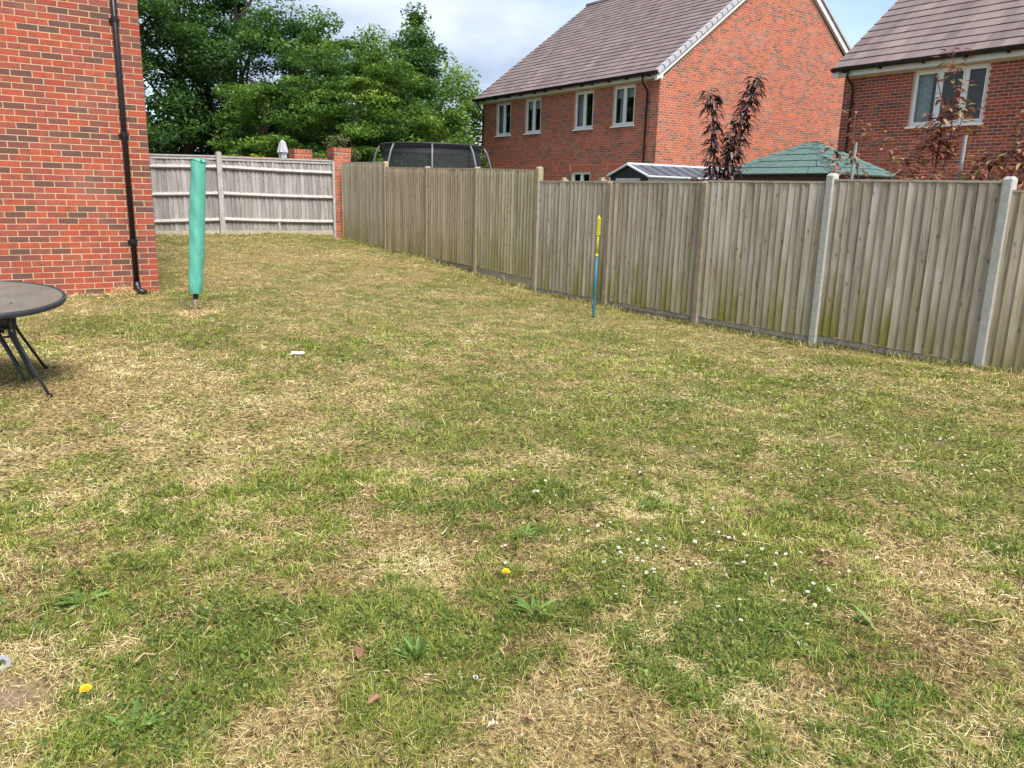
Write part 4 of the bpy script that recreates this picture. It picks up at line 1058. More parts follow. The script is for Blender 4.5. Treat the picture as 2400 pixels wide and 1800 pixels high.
s.poly([(sx1 - .06, ya + .06, z0), (sx1 - .06, yb - .06, z0), (sx1 - .06, yb - .06, zev), (sx1 - .06, ya + .06, zev)]); s.build('wall', M['shed_trim'], sd)
s = MB(); s.poly([(sx0 + .05, yb - .03, zev - .2), (sx0 + .05, ya + .03, zev - .2), (sx0 + .05, ya + .03, zev), (sx0 + .05, yc, zr_ - .02), (sx0 + .05, yb - .03, zev)]); s.build('gable_panel', M['shed_dark'], sd)
for (p, q) in ((ya + .28, ya + .70), (ya + .74, ya + 1.12)):
    s = MB(); s.box((sx0 + .02, p, z0 + .05), (sx0 + .045, q, zev - .05)); s.build('door', M['shed_trim'], sd)
for (y0, y1, sg) in ((ya - .02, yc, 1), (yb + .02, yc, -1)):
    s = MB(); n = 9
    P = lambda x, f: (x, y0 + (y1 - y0) * f, zev - .0 + (zr_ - zev) * f)
    for k in range(n):
        xa, xb = sx0 + (sx1 - sx0) * k / n, sx0 + (sx1 - sx0) * (k + 1) / n
        xm = xb - .03
        s.poly([P(xa, 0), P(xm, 0), P(xm, 1), P(xa, 1)][::sg], random.random())
        up2 = lambda q: (q[0], q[1], q[2] + .018)
        s.poly([up2(P(xm, 0)), up2(P(xb, 0)), up2(P(xb, 1)), up2(P(xm, 1))][::sg]); s.poly([P(xm, 0), up2(P(xm, 0)), up2(P(xm, 1)), P(xm, 1)]); s.poly([P(xb, 0), up2(P(xb, 0)), up2(P(xb, 1)), P(xb, 1)])
    s.build('roof_panel', M['shed_roof'], sd)
    s = MB(); s.tube([(sx0 - .01, y0, zev), (sx0 - .01, y1, zr_)], .028, 6); s.build('verge_trim', M['shed_trim'], sd)
    s = MB(); s.tube([(sx0 - .01, y0, zev - .012), (sx1, y0, zev - .012)], .026, 6); s.build('eaves_trim', M['shed_trim'], sd)
s = MB(); s.tube([(sx0 - .02, yc, zr_ + .008), (sx1, yc, zr_ + .008)], .036, 8); s.build('ridge_trim', M['shed_trim'], sd)

# ------------------------------------------------------------------ neighbour's low fence, a sliver above the boarded fence
nf = empty('neighbour_fence', (0, 0, 0), "pale topped neighbour's fence showing just above the boarded fence near the grassy plant", 'fence')
s = MB(); s.box((9.62, 11.6, H - 1.6), (9.66, 15.8, H + .235)); s.build('fence_panel', M['board_far'], nf)
s = MB(); s.box((9.59, 11.6, H + .236), (9.69, 15.8, H + .27)); s.build('capping', M['shed_trim'], nf)
for yy in (11.6, 12.75, 14.6): s = MB(); s.box((9.57, yy - .06, H - 1.6), (9.71, yy + .06, H + .30)); s.box((9.60, yy - .035, H + .301), (9.68, yy + .035, H + .34)); s.build('post', M['concrete_tan'], nf)

# ------------------------------------------------------------------ shaped leaves for the garden saplings and weeds
def leaf_blades(base, dirs, length, width, droop, nseg=3):
    """pointed folded leaves: base (n,3), dirs (n,3) unit; returns verts, quads"""
    n = len(base); up = np.array([0, 0, 1.0])
    side = np.cross(dirs, up); side /= np.maximum(np.linalg.norm(side, axis=1), 1e-6)[:, None]
    Vs = []; prof = [0.25, 1.0, 0.75, 0.05]
    for i in range(nseg + 1):
        f = i / nseg
        c = base + dirs * (length * f)[:, None] - up * (droop * f * f)[:, None]
        w_ = (width * prof[min(i, 3)] * .5)[:, None]
        Vs += [c - side * w_ + up * w_ * .35, c, c + side * w_ + up * w_ * .35]
    V = np.stack(Vs, 1).reshape(-1, 3); q = []
    for i in range(nseg):
        for j in range(2): q.append((i * 3 + j, i * 3 + j + 1, (i + 1) * 3 + j + 1, (i + 1) * 3 + j))
    F = (np.arange(n)[:, None, None] * (3 * (nseg + 1)) + np.array(q)[None]).reshape(-1, 4)
    return V, F, len(q)
def poly_at(pts, f):
    P = [Vector(p) for p in pts]; L_ = [(P[i + 1] - P[i]).length for i in range(len(P) - 1)]; d = f * sum(L_)
    for i, l in enumerate(L_):
        if d <= l: return P[i].lerp(P[i + 1], d / l)
        d -= l
    return P[-1]
def sapling(name, label, x, y, stems, mt, ln, wd, droop, stem_mt, cat='tree', group=None):
    """stems: (points relative to the foot, radius, leaf count, spread, f0, f1)"""
    z0 = hz(x, y); e = empty(name, (x, y, z0), label, cat, group)
    s = MB(); B_, D_ = [], []
    for (pts, rad, n, spread, f0, f1) in stems:
        s.tube(pts, [rad * (1 - .75 * i / (len(pts) - 1)) for i in range(len(pts))], 6)
        if mt == 'leaf_red': n = int(n * 1.6)
        for k in range(n):
            p = poly_at(pts, random.uniform(f0, f1)); a = random.uniform(0, 2 * math.pi)
            dv = Vector((math.cos(a), math.sin(a), random.uniform(-.5, .45))).normalized()
            B_.append(p + dv * spread * random.random()); D_.append(dv)
    s.build('stem', M[stem_mt], e)
    B_ = np.array([tuple(v) for v in B_]); D_ = np.array([tuple(v) for v in D_]); n = len(B_)
    V, F, q = leaf_blades(B_, D_, ln * rng.uniform(.6, 1.25, n), wd * rng.uniform(.7, 1.2, n), droop * rng.uniform(.4, 1.4, n))
    link('foliage', np_mesh('foliage', V, F, M[mt], np.repeat(rng.random(n), q)), e)
    return e
zg = 1.72
sapling('plum_tree', 'purple leaved plum sapling with two upright columns in front of the gable wall', 9.35, 8.55,
    [([(0, 0, 0), (0, 0, 1.0), (.02, .0, 1.5)], .03, 10, .06, .8, 1),
     ([(0, 0, 1.4), (-.06, .06, 2.0), (-.05, .10, 2.6), (-.08, .16, 3.1), (-.09, .19, 3.30)], .016, 340, .115, .0, 1),
     ([(0, 0, 1.4), (.06, -.06, 2.0), (.20, -.12, 2.55), (.30, -.18, 3.1), (.40, -.22, 3.52)], .016, 400, .125, .05, .97),
     ([(.05, -.05, 1.9), (.13, -.08, 2.4), (.16, -.08, 2.85)], .01, 95, .08, .2, 1),
     ([(0, 0, 1.5), (-.18, .14, 1.75), (-.27, .22, 2.05)], .01, 80, .09, .1, 1), ([(0, 0, 1.6), (.13, -.12, 1.9), (.22, -.18, 2.2)], .01, 70, .09, .1, 1)],
    'leaf_plum', .135, .058, .085, 'stem_red')
RS = 'reddish saplings in front of the right house'
sapling('cherry_sapling', 'thin reddish sapling with few leaves leaning over the gazebo roof', 11.0, 6.95,
    [([(0, 0, 0), (.0, -.02, 1.2), (-.25, .22, 2.1), (-.33, .33, 2.6), (-.30, .36, 3.05)], .016, 70, .13, .45, 1), ([(.0, -.02, 1.2), (.3, -.25, 1.95), (.15, -.1, 2.35), (-.15, .12, 2.75)], .010, 80, .2, .25, 1), ([(-.1, .1, 1.6), (-.45, .40, 2.15), (-.55, .50, 2.6)], .008, 50, .14, .3, 1)],
    'leaf_red', .125, .060, .03, 'stem_red', group=RS)
sapling('cherry_sapling', 'reddish sapling whose shoots cross the three-light window', 10.5, 5.93,
    [([(0, 0, 0), (0, 0, 1.6), (.02, -.01, 2.6), (.0, .02, 3.0), (-.10, .10, 3.35)], .018, 60, .14, .45, 1), ([(0, 0, 1.7), (.12, -.10, 2.4), (.10, -.08, 2.95), (.05, -.02, 3.5), (.02, .0, 3.62)], .010, 60, .16, .3, 1),
     ([(.02, 0, 2.2), (.18, -.15, 2.65), (.22, -.16, 2.95)], .008, 75, .2, .2, 1), ([(0, .02, 2.2), (-.06, .07, 2.6), (-.02, .03, 2.85)], .008, 75, .2, .2, 1), ([(0, .02, 1.8), (-.22, .2, 2.15), (-.3, .26, 2.4)], .008, 70, .16, .2, 1)],
    'leaf_red', .12, .055, .03, 'stem_red', group=RS)
sapling('cherry_sapling', 'bushy reddish sapling with branches fanning over the brickwork right of the window', 10.2, 5.12,
    [([(0, 0, 0), (0, 0, 1.5), (.12, -.16, 2.2), (.30, -.38, 2.9)], .018, 100, .2, .4, 1), ([(0, 0, 1.4), (-.12, .12, 2.0), (.15, -.1, 2.35)], .012, 110, .25, .2, 1), ([(0, 0, 1.5), (.2, -.3, 1.95), (.5, -.62, 2.3)], .012, 140, .28, .2, 1),
     ([(0, 0, 1.6), (.26, -.32, 2.3), (.45, -.58, 2.75), (.6, -.72, 3.0)], .012, 170, .25, .2, 1), ([(0, 0, 1.55), (-.2, .2, 1.85), (-.45, .45, 2.05)], .010, 110, .26, .2, 1), ([(0, 0, 1.5), (.3, -.5, 1.8), (.7, -.9, 1.9)], .010, 120, .3, .2, 1)],
    'leaf_red', .125, .058, .03, 'stem_red', group=RS)
for (x, y, zt, lb) in ((10.6, 7.2, .84, 'grey tree stake leaning beside the gazebo roof'), (10.15, 5.42, .83, 'grey tree stake standing among the reddish saplings')):
    z0 = hz(x, y); s = MB(); s.tube([(0, 0, -.1), (.02, -.01, H + zt - z0)], .026, 6); o = s.build('tree_stake', M['stake'], None, (x, y, z0)); tag(o, lb, 'stake', 'stakes of the saplings')
shrub('shrub', 'small pale variegated shrub at the foot of the right stake', 10.1, 5.2, .62, .13, .13, 'leaf_pale', 420, .055)
shrub('shrub', 'low pale variegated shrub between the gazebo and the right stake', 10.3, 6.2, .38, .24, .2, 'leaf_pale', 420, .055)
# grassy plant and pink flowers over the fence
x, y = 10.0, 12.15; z0 = hz(x, y); e = empty('grass_plant', (x, y, z0), 'tuft of tall bright green grass behind the fence beside the small window', 'plant')
n = 70; a = rng.uniform(0, 6.28, n); dv = np.c_[np.cos(a) * .32, np.sin(a) * .32, np.ones(n)]; dv /= np.linalg.norm(dv, axis=1)[:, None]
V, F, q = leaf_blades(np.c_[rng.normal(0, .06, (n, 2)), np.zeros(n)], dv, rng.uniform(1.8, 2.15, n), np.full(n, .02), rng.uniform(.0, .2, n)); link('foliage', np_mesh('foliage', V, F, M['leaf_lime'], np.repeat(rng.random(n) * .5, q)), e)

# ------------------------------------------------------------------ the lawn: mown blades, dry straw and broad leaves, real geometry
M['grass_green'] = leaf_mat('green grass', [(0.0, (0.045, 0.080, 0.013)), (0.35, (0.140, 0.200, 0.027)), (0.7, (0.285, 0.335, 0.056)), (1.0, (0.54, 0.53, 0.17))], .25, .5)
M['grass_dry'] = leaf_mat('dry grass', [(0.0, (0.055, 0.034, 0.018)), (0.25, (0.28, 0.178, 0.082)), (0.6, (0.65, 0.495, 0.245)), (1.0, (0.90, 0.80, 0.50))], .15, .7)
M['broad_leaf'] = leaf_mat('lawn weed leaf', [(0.0, (0.045, 0.080, 0.014)), (0.5, (0.100, 0.155, 0.026)), (1.0, (0.21, 0.27, 0.06))], .2, .45)

def lawn_points(n, r0, r1, power=1.0):
    f = rng.random(n)
    r = (r0 ** (2 - power) + f * (r1 ** (2 - power) - r0 ** (2 - power))) ** (1 / (2 - power))
    a = np.radians(rng.uniform(-15, 86, n)); x, y = r * np.sin(a), r * np.cos(a)
    ok = (x < 8.53 - .036 * y - .03) & (y < 19.70) & ~((x < 2.05) & (y > 11.63)) & (y > .3)
    return x[ok], y[ok], r[ok]

def blades(x, y, z, az, el, ln, wd, curl):
    """three triangles each: base pair, middle pair, tip"""
    n = len(x); B_ = np.c_[x, y, z]
    dh = np.c_[np.sin(az), np.cos(az), np.zeros(n)]; sd_ = np.c_[np.cos(az), -np.sin(az), np.zeros(n)]
    tw = rng.normal(0, .5, n)[:, None]
    d1 = dh * np.cos(el)[:, None] + np.array([0, 0, 1.0]) * np.sin(el)[:, None]
    e2 = el - curl
    d2 = dh * np.cos(e2)[:, None] + np.array([0, 0, 1.0]) * np.sin(e2)[:, None]
    up = np.cross(sd_, d1); s1 = sd_ * np.cos(tw) + up * np.sin(tw)
    w_ = (wd * .5)[:, None]; Lh = (ln * .5)[:, None]
    m_ = B_ + d1 * Lh; tip = m_ + d2 * Lh
    V = np.stack([B_ - s1 * w_, B_ + s1 * w_, m_ - s1 * w_ * .85, m_ + s1 * w_ * .85, tip], 1).reshape(-1, 3)
    q = np.array([(0, 1, 3), (0, 3, 2), (2, 3, 4)])
    F = (np.arange(n)[:, None, None] * 5 + q[None]).reshape(-1, 3)
    return V, F
class Acc:
    def __init__(s): s.V = []; s.F = []; s.T = []; s.n = 0
    def add(s, V, F, T):
        s.V.append(V); s.F.append(F + s.n); s.T.append(T); s.n += len(V)
    def obj(s, name, mt, label):
        me = np_mesh(name, np.concatenate(s.V), np.concatenate(s.F), mt, np.concatenate(s.T))
        return tag(link(name, me), label, None, kind='stuff')
dry, grn_, brd = Acc(), Acc(), Acc()
CLOVER = [(.24, 2.15, .26, 1.0), (.05, 2.15, .2, 1.0), (2.2, 1.75, .35, 1.0), (1.9, 1.66, .25, .9), (2.55, 1.9, .25, .8), (.7, 2.55, .35, .6), (1.2, 2.35, .3, .5)]
def sstep(a, b_, x): t_ = np.clip((x - a) / (b_ - a), 0, 1); return t_ * t_ * (3 - 2 * t_)
def tufts(x, y, r, per, rad):
    """gather points into small tufts; returns points and the outward azimuth"""
    m_ = len(x); k = rng.integers(0, max(1, m_ // per), m_)
    ox, oy = rng.normal(0, rad, m_), rng.normal(0, rad, m_)
    return x[k] + ox, y[k] + oy, r[k], np.arctan2(ox, oy) + rng.normal(0, .6, m_), np.hypot(ox, oy) / rad
def inside(x, y): return (x < 8.53 - .036 * y - .03) & (y < 19.70) & ~((x < 2.05) & (y > 11.63)) & (y > .3)
for (n, r0, r1, pw, lod) in ((230000, 1.4, 4.2, .9, 1.0), (125000, 4.2, 9.0, 1.2, 1.6), (250000, 9.0, 22.0, 1.1, 2.6)):
    x, y, r = lawn_points(int(n * 1.5), r0, r1, pw)
    half = len(x) // 2
    tx_, ty_, tr_, ta_, td_ = tufts(x[:half], y[:half], r[:half], 26, .022 * (1 + .25 * (lod - 1)))
    ok = inside(tx_, ty_)
    az0 = np.r_[ta_[ok], rng.uniform(0, 6.283, len(x) - half)]; td = np.r_[td_[ok], np.full(len(x) - half, 3.0)]
    x, y, r = np.r_[tx_[ok], x[half:]], np.r_[ty_[ok], y[half:]], np.r_[tr_[ok], r[half:]]
    g = greenness(x, y); ba_ = bareness(x, y)
    keep = rng.random(len(x)) > ba_ * .85; x, y, r, g, az0, td = (q[keep] for q in (x, y, r, g, az0, td))
    tuft = fbm(x * 14, y * 14, 77, 2); warm = fbm(x * 2.2 + 3, y * 2.2, 91, 3); hue = fbm(x * 1.6 + 31, y * 1.6, 191, 3)
    pg = .10 + .68 * sstep(.08, .88, g + (tuft - .5) * .7)
    isg = rng.random(len(x)) < pg
    z = height(x, y); lodv = lod * np.clip(r / (r0 * .5 + r1 * .5), .7, 1.4)
    # green blades
    k = np.where(isg)[0]; m_ = len(k); inT = td[k] < 2.5
    ln = np.where(inT, rng.uniform(.026, .062, m_), rng.uniform(.014, .038, m_)) * (.75 + .5 * g[k]) * (1 + .10 * (lod - 1)); wd = rng.uniform(.0018, .0036, m_) * lodv[k]
    el = np.where(inT, np.radians(np.clip(78 - 20 * td[k] + rng.normal(0, 10, m_), 12, 86)), np.radians(rng.uniform(8, 60, m_)))
    V, F = blades(x[k], y[k], z[k] - .003, az0[k], el, ln, wd, rng.uniform(.1, 1.2, m_))
    T_ = np.clip(rng.normal(.47 + .10 * (lod - 1), .25, m_) + (1 - g[k]) * .16 + (tuft[k] - .5) * .35 + (hue[k] - .5) * .5, 0, 1)
    if lod > 2: F = F.reshape(-1, 3, 3)[:, [0, 2]].copy(); F[:, 0, 2] = F[:, 1, 2]; F = F[:, 0]; grn_.add(V, F, T_)
    else: grn_.add(V, F, np.repeat(T_, 3))
    # dry blades, most of them lying
    k = np.where(~isg)[0]; m_ = len(k)
    lie = rng.random(m_) < .66
    el = np.where(lie, np.radians(np.abs(rng.normal(3, 12, m_))), np.radians(rng.uniform(20, 75, m_)))
    ln = np.where(lie, rng.gamma(3.0, .0095, m_), rng.uniform(.015, .040, m_)) * (1 + .08 * (lod - 1)); wd = rng.uniform(.0012, .0026, m_) * lodv[k]
    V, F = blades(x[k], y[k], z[k] + np.where(lie, rng.random(m_) * .018, -.002), az0[k], el, ln, wd, rng.normal(.15, .45, m_))
    T_ = np.clip(rng.normal(.42 + .14 * (lod - 1), .27, m_) + (warm[k] - .5) * .9, 0, 1)
    if lod > 2: F = F.reshape(-1, 3, 3)[:, [0, 2]].copy(); F[:, 0, 2] = F[:, 1, 2]; F = F[:, 0]; dry.add(V, F, T_)
    else: dry.add(V, F, np.repeat(T_, 3))
    # broad leaves (clover, daisy rosettes) in the green patches
    x, y, r = lawn_points(int(n * .5), r0, r1, pw)
    g = greenness(x, y); w2_ = fbm(x * 2.6 + 11, y * 2.6, 123, 3)
    keep = rng.random(len(x)) < .012 + .95 * sstep(.5, .95, g) * np.clip(sstep(.42, .62, w2_) + blobs(x, y, CLOVER), 0, 1); x, y, r = x[keep], y[keep], r[keep]
    m_ = len(x); z = height(x, y)
    V, F = leaf_quads(np.c_[x, y, z + rng.uniform(.006, .030, m_)], 1.0, 1.2, .7)
    C_ = np.repeat(np.c_[x, y, z + .015], 4, 0); V = C_ + (V - np.repeat(V.reshape(-1, 4, 3).mean(1), 4, 0)) * np.repeat(rng.uniform(.007, .017, m_) * (1 + .35 * (lod - 1)), 4)[:, None]
    V[:, 2] += np.repeat(rng.uniform(-.008, .024, m_), 4)
    brd.add(V, np.concatenate([F[:, [0, 1, 2]], F[:, [0, 2, 3]]]), np.tile(np.clip(rng.normal(.5, .25, m_), 0, 1), 2))
def edge_grass(x, y, n_dry):
    m_ = len(x); z = height(x, y); r = np.hypot(x, y)
    V, F = blades(x, y, z - .005, rng.uniform(0, 6.283, m_), np.radians(rng.uniform(35, 85, m_)), rng.uniform(.04, .12, m_), rng.uniform(.0025, .004, m_) * np.clip(r / 6, .8, 2.2), rng.uniform(.1, .9, m_))
    d = rng.random(m_) < n_dry; F3 = F.reshape(-1, 3, 3)
    for acc, sel in ((dry, d), (grn_, ~d)):
        acc.add(V, F3[sel].reshape(-1, 3), np.repeat(np.clip(rng.normal(.5, .2, sel.sum()), 0, 1), 3))
yy = rng.uniform(.5, 19.5, 9000); yy = yy[rng.random(9000) < .25 + .75 * (fbm(yy * 1.7, yy * 0, 5, 3) > .48)]
edge_grass(8.53 - .036 * yy - .03 - np.abs(rng.normal(0, .05, len(yy))), yy, .4)
xx = rng.uniform(2.1, 7.6, 3000); edge_grass(xx, 19.66 - np.abs(rng.normal(0, .06, 3000)), .6)
xx = rng.uniform(-1.5, 2.05, 1500); edge_grass(xx, YW - .03 - np.abs(rng.normal(0, .04, 1500)), .8)
grn_.obj('grass', M['grass_green'], 'short green mown grass of the lawn')
dry.obj('dry_grass', M['grass_dry'], 'dry straw coloured clippings lying on the lawn')
brd.obj('lawn_weeds', M['broad_leaf'], 'small broad leaves of clover among the grass')

# ------------------------------------------------------------------ daisies
M['daisy'] = leaf_mat('daisy petal', [(0.0, (0.03, 0.07, 0.015)), (0.08, (0.05, 0.10, 0.02)), (0.1, (0.65, 0.45, 0.03)), (0.2, (0.70, 0.50, 0.03)), (0.25, (0.80, 0.80, 0.78)), (1.0, (0.88, 0.88, 0.87))], .1, .7)
def daisy_geo(rad=.0072):
    V = []; F = []; T = []
    n = 11
    for k in range(n):
        a = 2 * math.pi * k / n; a0, a1 = a - .2, a + .2; c0 = .3
        V0 = len(V)
        V += [(c0 * rad * math.cos(a), c0 * rad * math.sin(a), .001), (rad * math.cos(a0), rad * math.sin(a0), .0025), (rad * math.cos(a1), rad * math.sin(a1), .0025)]
        F.append((V0, V0 + 1, V0 + 2)); T.append(.6)
    V0 = len(V); V.append((0, 0, .004)); V += [(.42 * rad * math.cos(2 * math.pi * k / 6), .42 * rad * math.sin(2 * math.pi * k / 6), .0022) for k in range(6)]
    for k in range(6): F.append((V0, V0 + 1 + k, V0 + 1 + (k + 1) % 6)); T.append(.15)
    V0 = len(V); V += [(-.0009, 0, 0), (.0009, 0, 0), (.0009, .0, -.035), (-.0009, 0, -.035), (0, -.0009, 0), (0, .0009, 0), (0, .0009, -.035), (0, -.0009, -.035)]
    for q in ((0, 1, 2), (0, 2, 3), (4, 5, 6), (4, 6, 7)): F.append(tuple(V0 + i for i in q)); T.append(0.0)
    return np.array(V), np.array(F), np.array(T)
dV, dF, dT = daisy_geo()
DA = [(6.21, 4.16, .35, 70), (6.53, 3.38, .45, 90), (5.41, 3.0, .4, 40), (4.61, 4.4, .5, 50), (5.39, 3.98, .45, 55), (5.16, 2.48, .45, 44), (2.56, 2.12, .42, 40), (2.64, 1.85, .25, 18), (2.06, 2.11, .35, 20),
      (2.16, 2.36, .35, 16), (4.23, 2.62, .5, 26), (3.92, 2.47, .5, 24), (7.35, 18.6, .5, 90), (6.9, 15.4, .5, 60), (7.5, 16.9, .35, 60), (4.31, 9.97, .45, 70), (5.0, 9.6, .35, 40), (7.6, 12.0, .4, 30), (7.5, 8.2, .4, 20), (7.0, 5.2, .6, 60), (7.4, 6.4, .5, 46), (6.9, 4.4, .5, 60), (3.2, 3.2, .9, 26), (2.4, 3.0, .7, 18), (6.3, 2.2, .5, 36), (5.6, 5.4, 1.0, 50), (3.6, 4.0, .8, 26)]
dp = []
for (x, y, s_, n) in DA:
    for k in range(n):
        a, b_ = random.gauss(x, s_ * .6), random.gauss(y, s_ * .6)
        if a < fx_(b_) - .08 and b_ < 19.6: dp.append((a, b_))
for k in range(70):
    a, b_ = random.uniform(1.0, 6.5), random.uniform(1.0, 8.0)
    if b_ < a * 1.9: dp.append((a, b_))
dp.sort(key=lambda q: math.hypot(*q))
zz = height(np.array([q[0] for q in dp]), np.array([q[1] for q in dp]))
dm = np_mesh('daisy', dV, dF, M['daisy'], dT)
for (a, b_), z in list(zip(dp, zz))[:300]:
    o = link('daisy', dm, None, (a, b_, z + random.uniform(.022, .036)), (random.gauss(-.15, .3), random.gauss(0, .3), random.uniform(0, 6.28)))
    o.scale = (random.uniform(.8, 1.2),) * 3
    tag(o, 'small white daisy growing in the lawn', 'flower', 'daisies scattered over the lawn')
da = Acc()
for (a, b_), z in list(zip(dp, zz))[300:]:
    s_ = random.uniform(.9, 1.3); da.add(dV * s_ + np.array([a, b_, z + random.uniform(.022, .036)]), dF, dT)
da.obj('daisies', M['daisy'], 'carpet of far white daisies in the lawn')

# ------------------------------------------------------------------ larger weeds, dandelions, fallen leaves
M['plantain'] = leaf_mat('plantain leaf', [(0.0, (0.07, 0.14, 0.03)), (0.5, (0.13, 0.23, 0.05)), (1.0, (0.21, 0.32, 0.09))], .25, .4)
def rosette(name, label, x, y, n, ln, wd, el0, el1, spread=6.283, a0=0):
    z0 = hz(x, y); e = empty(name, (x, y, z0), label, 'weed', 'broad leaved weeds in the lawn')
    for k in range(n):
        a = a0 + spread * k / n + random.uniform(-.25, .25); el = R(random.uniform(el0, el1))
        d_v = np.array([[math.cos(a) * math.cos(el), math.sin(a) * math.cos(el), math.sin(el)]])
        L_ = ln * random.uniform(.7, 1.2)
        V, F, q = leaf_blades(np.array([[0, 0, -.004]]) + d_v * .008, d_v, np.array([L_]), np.array([wd * random.uniform(.8, 1.2)]), np.array([L_ * random.uniform(.05, .3)]))
        link('leaf', np_mesh('leaf', V, F, M['plantain'], np.full(len(F), random.random())), e)
rosette('plantain_weed', 'upright clump of long bright green plantain leaves beside the fallen oak leaf', 1.06, 2.10, 15, .105, .017, 28, 72)
rosette('dandelion_weed', 'spreading rosette of green leaves behind the plantain clump', 1.57, 2.16, 15, .10, .018, 10, 45)
rosette('plantain_weed', 'flat weed with wide green leaves near the bare soil', .19, 3.07, 9, .10, .030, 6, 30)
rosette('plantain_weed', 'single ribbed plantain leaf lying past the daisies', 2.62, 1.45, 2, .10, .026, 20, 40, 1.0, 1.6)
rosette('dock_weed', 'small curly leaved weed standing in the straw patch', 2.16, 1.14, 6, .06, .024, 15, 55)
rosette('dandelion_weed', 'bluish green rosette up the lawn from the flowering dandelion', 1.93, 2.73, 16, .085, .016, 8, 40)
rosette('dandelion_weed', 'dark green rosette of narrow leaves close to the clover patch', 2.3, 1.62, 12, .08, .016, 8, 40)
rosette('dandelion_weed', 'broad rosette of leaves under the dandelion flower by the bare soil', .22, 2.2, 13, .10, .020, 6, 38)
M['dandelion'] = plain('dandelion yellow', (0.80, 0.55, 0.01), 0.7, var=0.15, scale=200, bstr=0)
for (x, y, hgt, lb) in ((.125, 2.38, .055, 'yellow dandelion flower beside the bare soil'), (1.62, 2.43, .04, 'yellow dandelion flower among weeds in mid lawn')):
    z0 = hz(x, y); e = empty('dandelion', (x, y, z0), lb, 'flower')
    s = MB(); s.tube([(0, 0, -.005), (.004, 0, hgt)], .0018, 6); s.build('stalk', M['plantain'], e)
    s = MB()
    for ring_, (nr, rr, zz_) in enumerate(((18, .017, .000), (16, .015, .004), (12, .011, .008), (8, .006, .011))):
        for k in range(nr):
            a = 2 * math.pi * (k + .5 * ring_) / nr; w_ = .16
            s.poly([(.004, 0, hgt + zz_), (.004 + rr * math.cos(a - w_), rr * math.sin(a - w_), hgt + zz_ + .004), (.004 + rr * math.cos(a + w_), rr * math.sin(a + w_), hgt + zz_ + .004)])
    s.build('flower_head', M['dandelion'], e)
M['dead_leaf'] = plain('brown dead leaf', (0.25, 0.125, 0.075), 0.7, var=0.3, scale=60, bstr=0.2)
def lobed_leaf(x, y, ln, lb, rot, mt):
    out_ = []; n = 7
    for sgn in (1, -1):
        seq = []
        for k in range(n + 1):
            f = k / n; w_ = ln * .30 * math.sin(math.pi * min(1, f * .92 + .08)) * (1.0 if k % 2 else .55); seq.append((f * ln, sgn * w_))
        out_.append(seq)
    s = MB()
    for seq in out_:
        for k in range(n):
            (f0, w0), (f1, w1) = seq[k], seq[k + 1]
            s.poly([(f0, 0, .006 * math.sin(f0 / ln * 3)), (f1, 0, .006 * math.sin(f1 / ln * 3)), (f1, w1, .012 * abs(w1) / ln * 6), (f0, w0, .012 * abs(w0) / ln * 6)])
    o = s.build('fallen_leaf', M[mt], None, (x, y, hz(x, y) + .022)); o.rotation_euler = (.15, -.1, rot); return tag(o, lb, 'leaf', 'fallen leaves on the lawn')
lobed_leaf(.89, 2.18, .062, 'reddish brown fallen oak leaf beside the plantain clump', 1.1, 'dead_leaf')
lobed_leaf(1.19, 1.62, .045, 'small brown fallen leaf in the straw', 2.4, 'dead_leaf')
lobed_leaf(.82, 1.94, .05, 'dark brown curled leaf down the lawn from the oak leaf', .2, 'dead_leaf')
lobed_leaf(1.10, 1.66, .04, 'pale curled dead leaf between two dark tufts', 2.9, 'mortar_pink')
# litter
M['paper'] = plain('white paper', (0.85, 0.86, 0.88), 0.7, var=0.05, scale=30, bstr=0.1)
s = MB(); P = [[(-.085, -.03, .0), (-.03, -.045, .018), (.03, -.03, .006), (.09, -.035, .02)], [(-.08, .0, .03), (-.025, .005, .02), (.035, .0, .034), (.085, .01, .022)], [(-.07, .04, .004), (-.02, .05, .016), (.03, .045, .004), (.08, .04, .012)]]
for i in range(2):
    for j in range(3): s.poly([P[i][j], P[i][j + 1], P[i + 1][j + 1], P[i + 1][j]])
o = s.build('paper_scrap', M['paper'], None, (2.34, 7.0, hz(2.34, 7.0) + .02)); o.rotation_euler = (.1, 0, -.5); o.scale = (.7, .7, .7); tag(o, 'crumpled scrap of white paper lying on the grass', 'litter')
s = MB(); s.lathe([(.012, 0), (.026, 0), (.026, .018), (.012, .018), (.012, 0)], 18)
o = s.build('plastic_ring', M['stake'], None, (-.075, 2.72, hz(-.075, 2.72) + .008)); o.rotation_euler = (.5, .2, 0); tag(o, 'small grey plastic ring lying on the dry soil', 'litter')
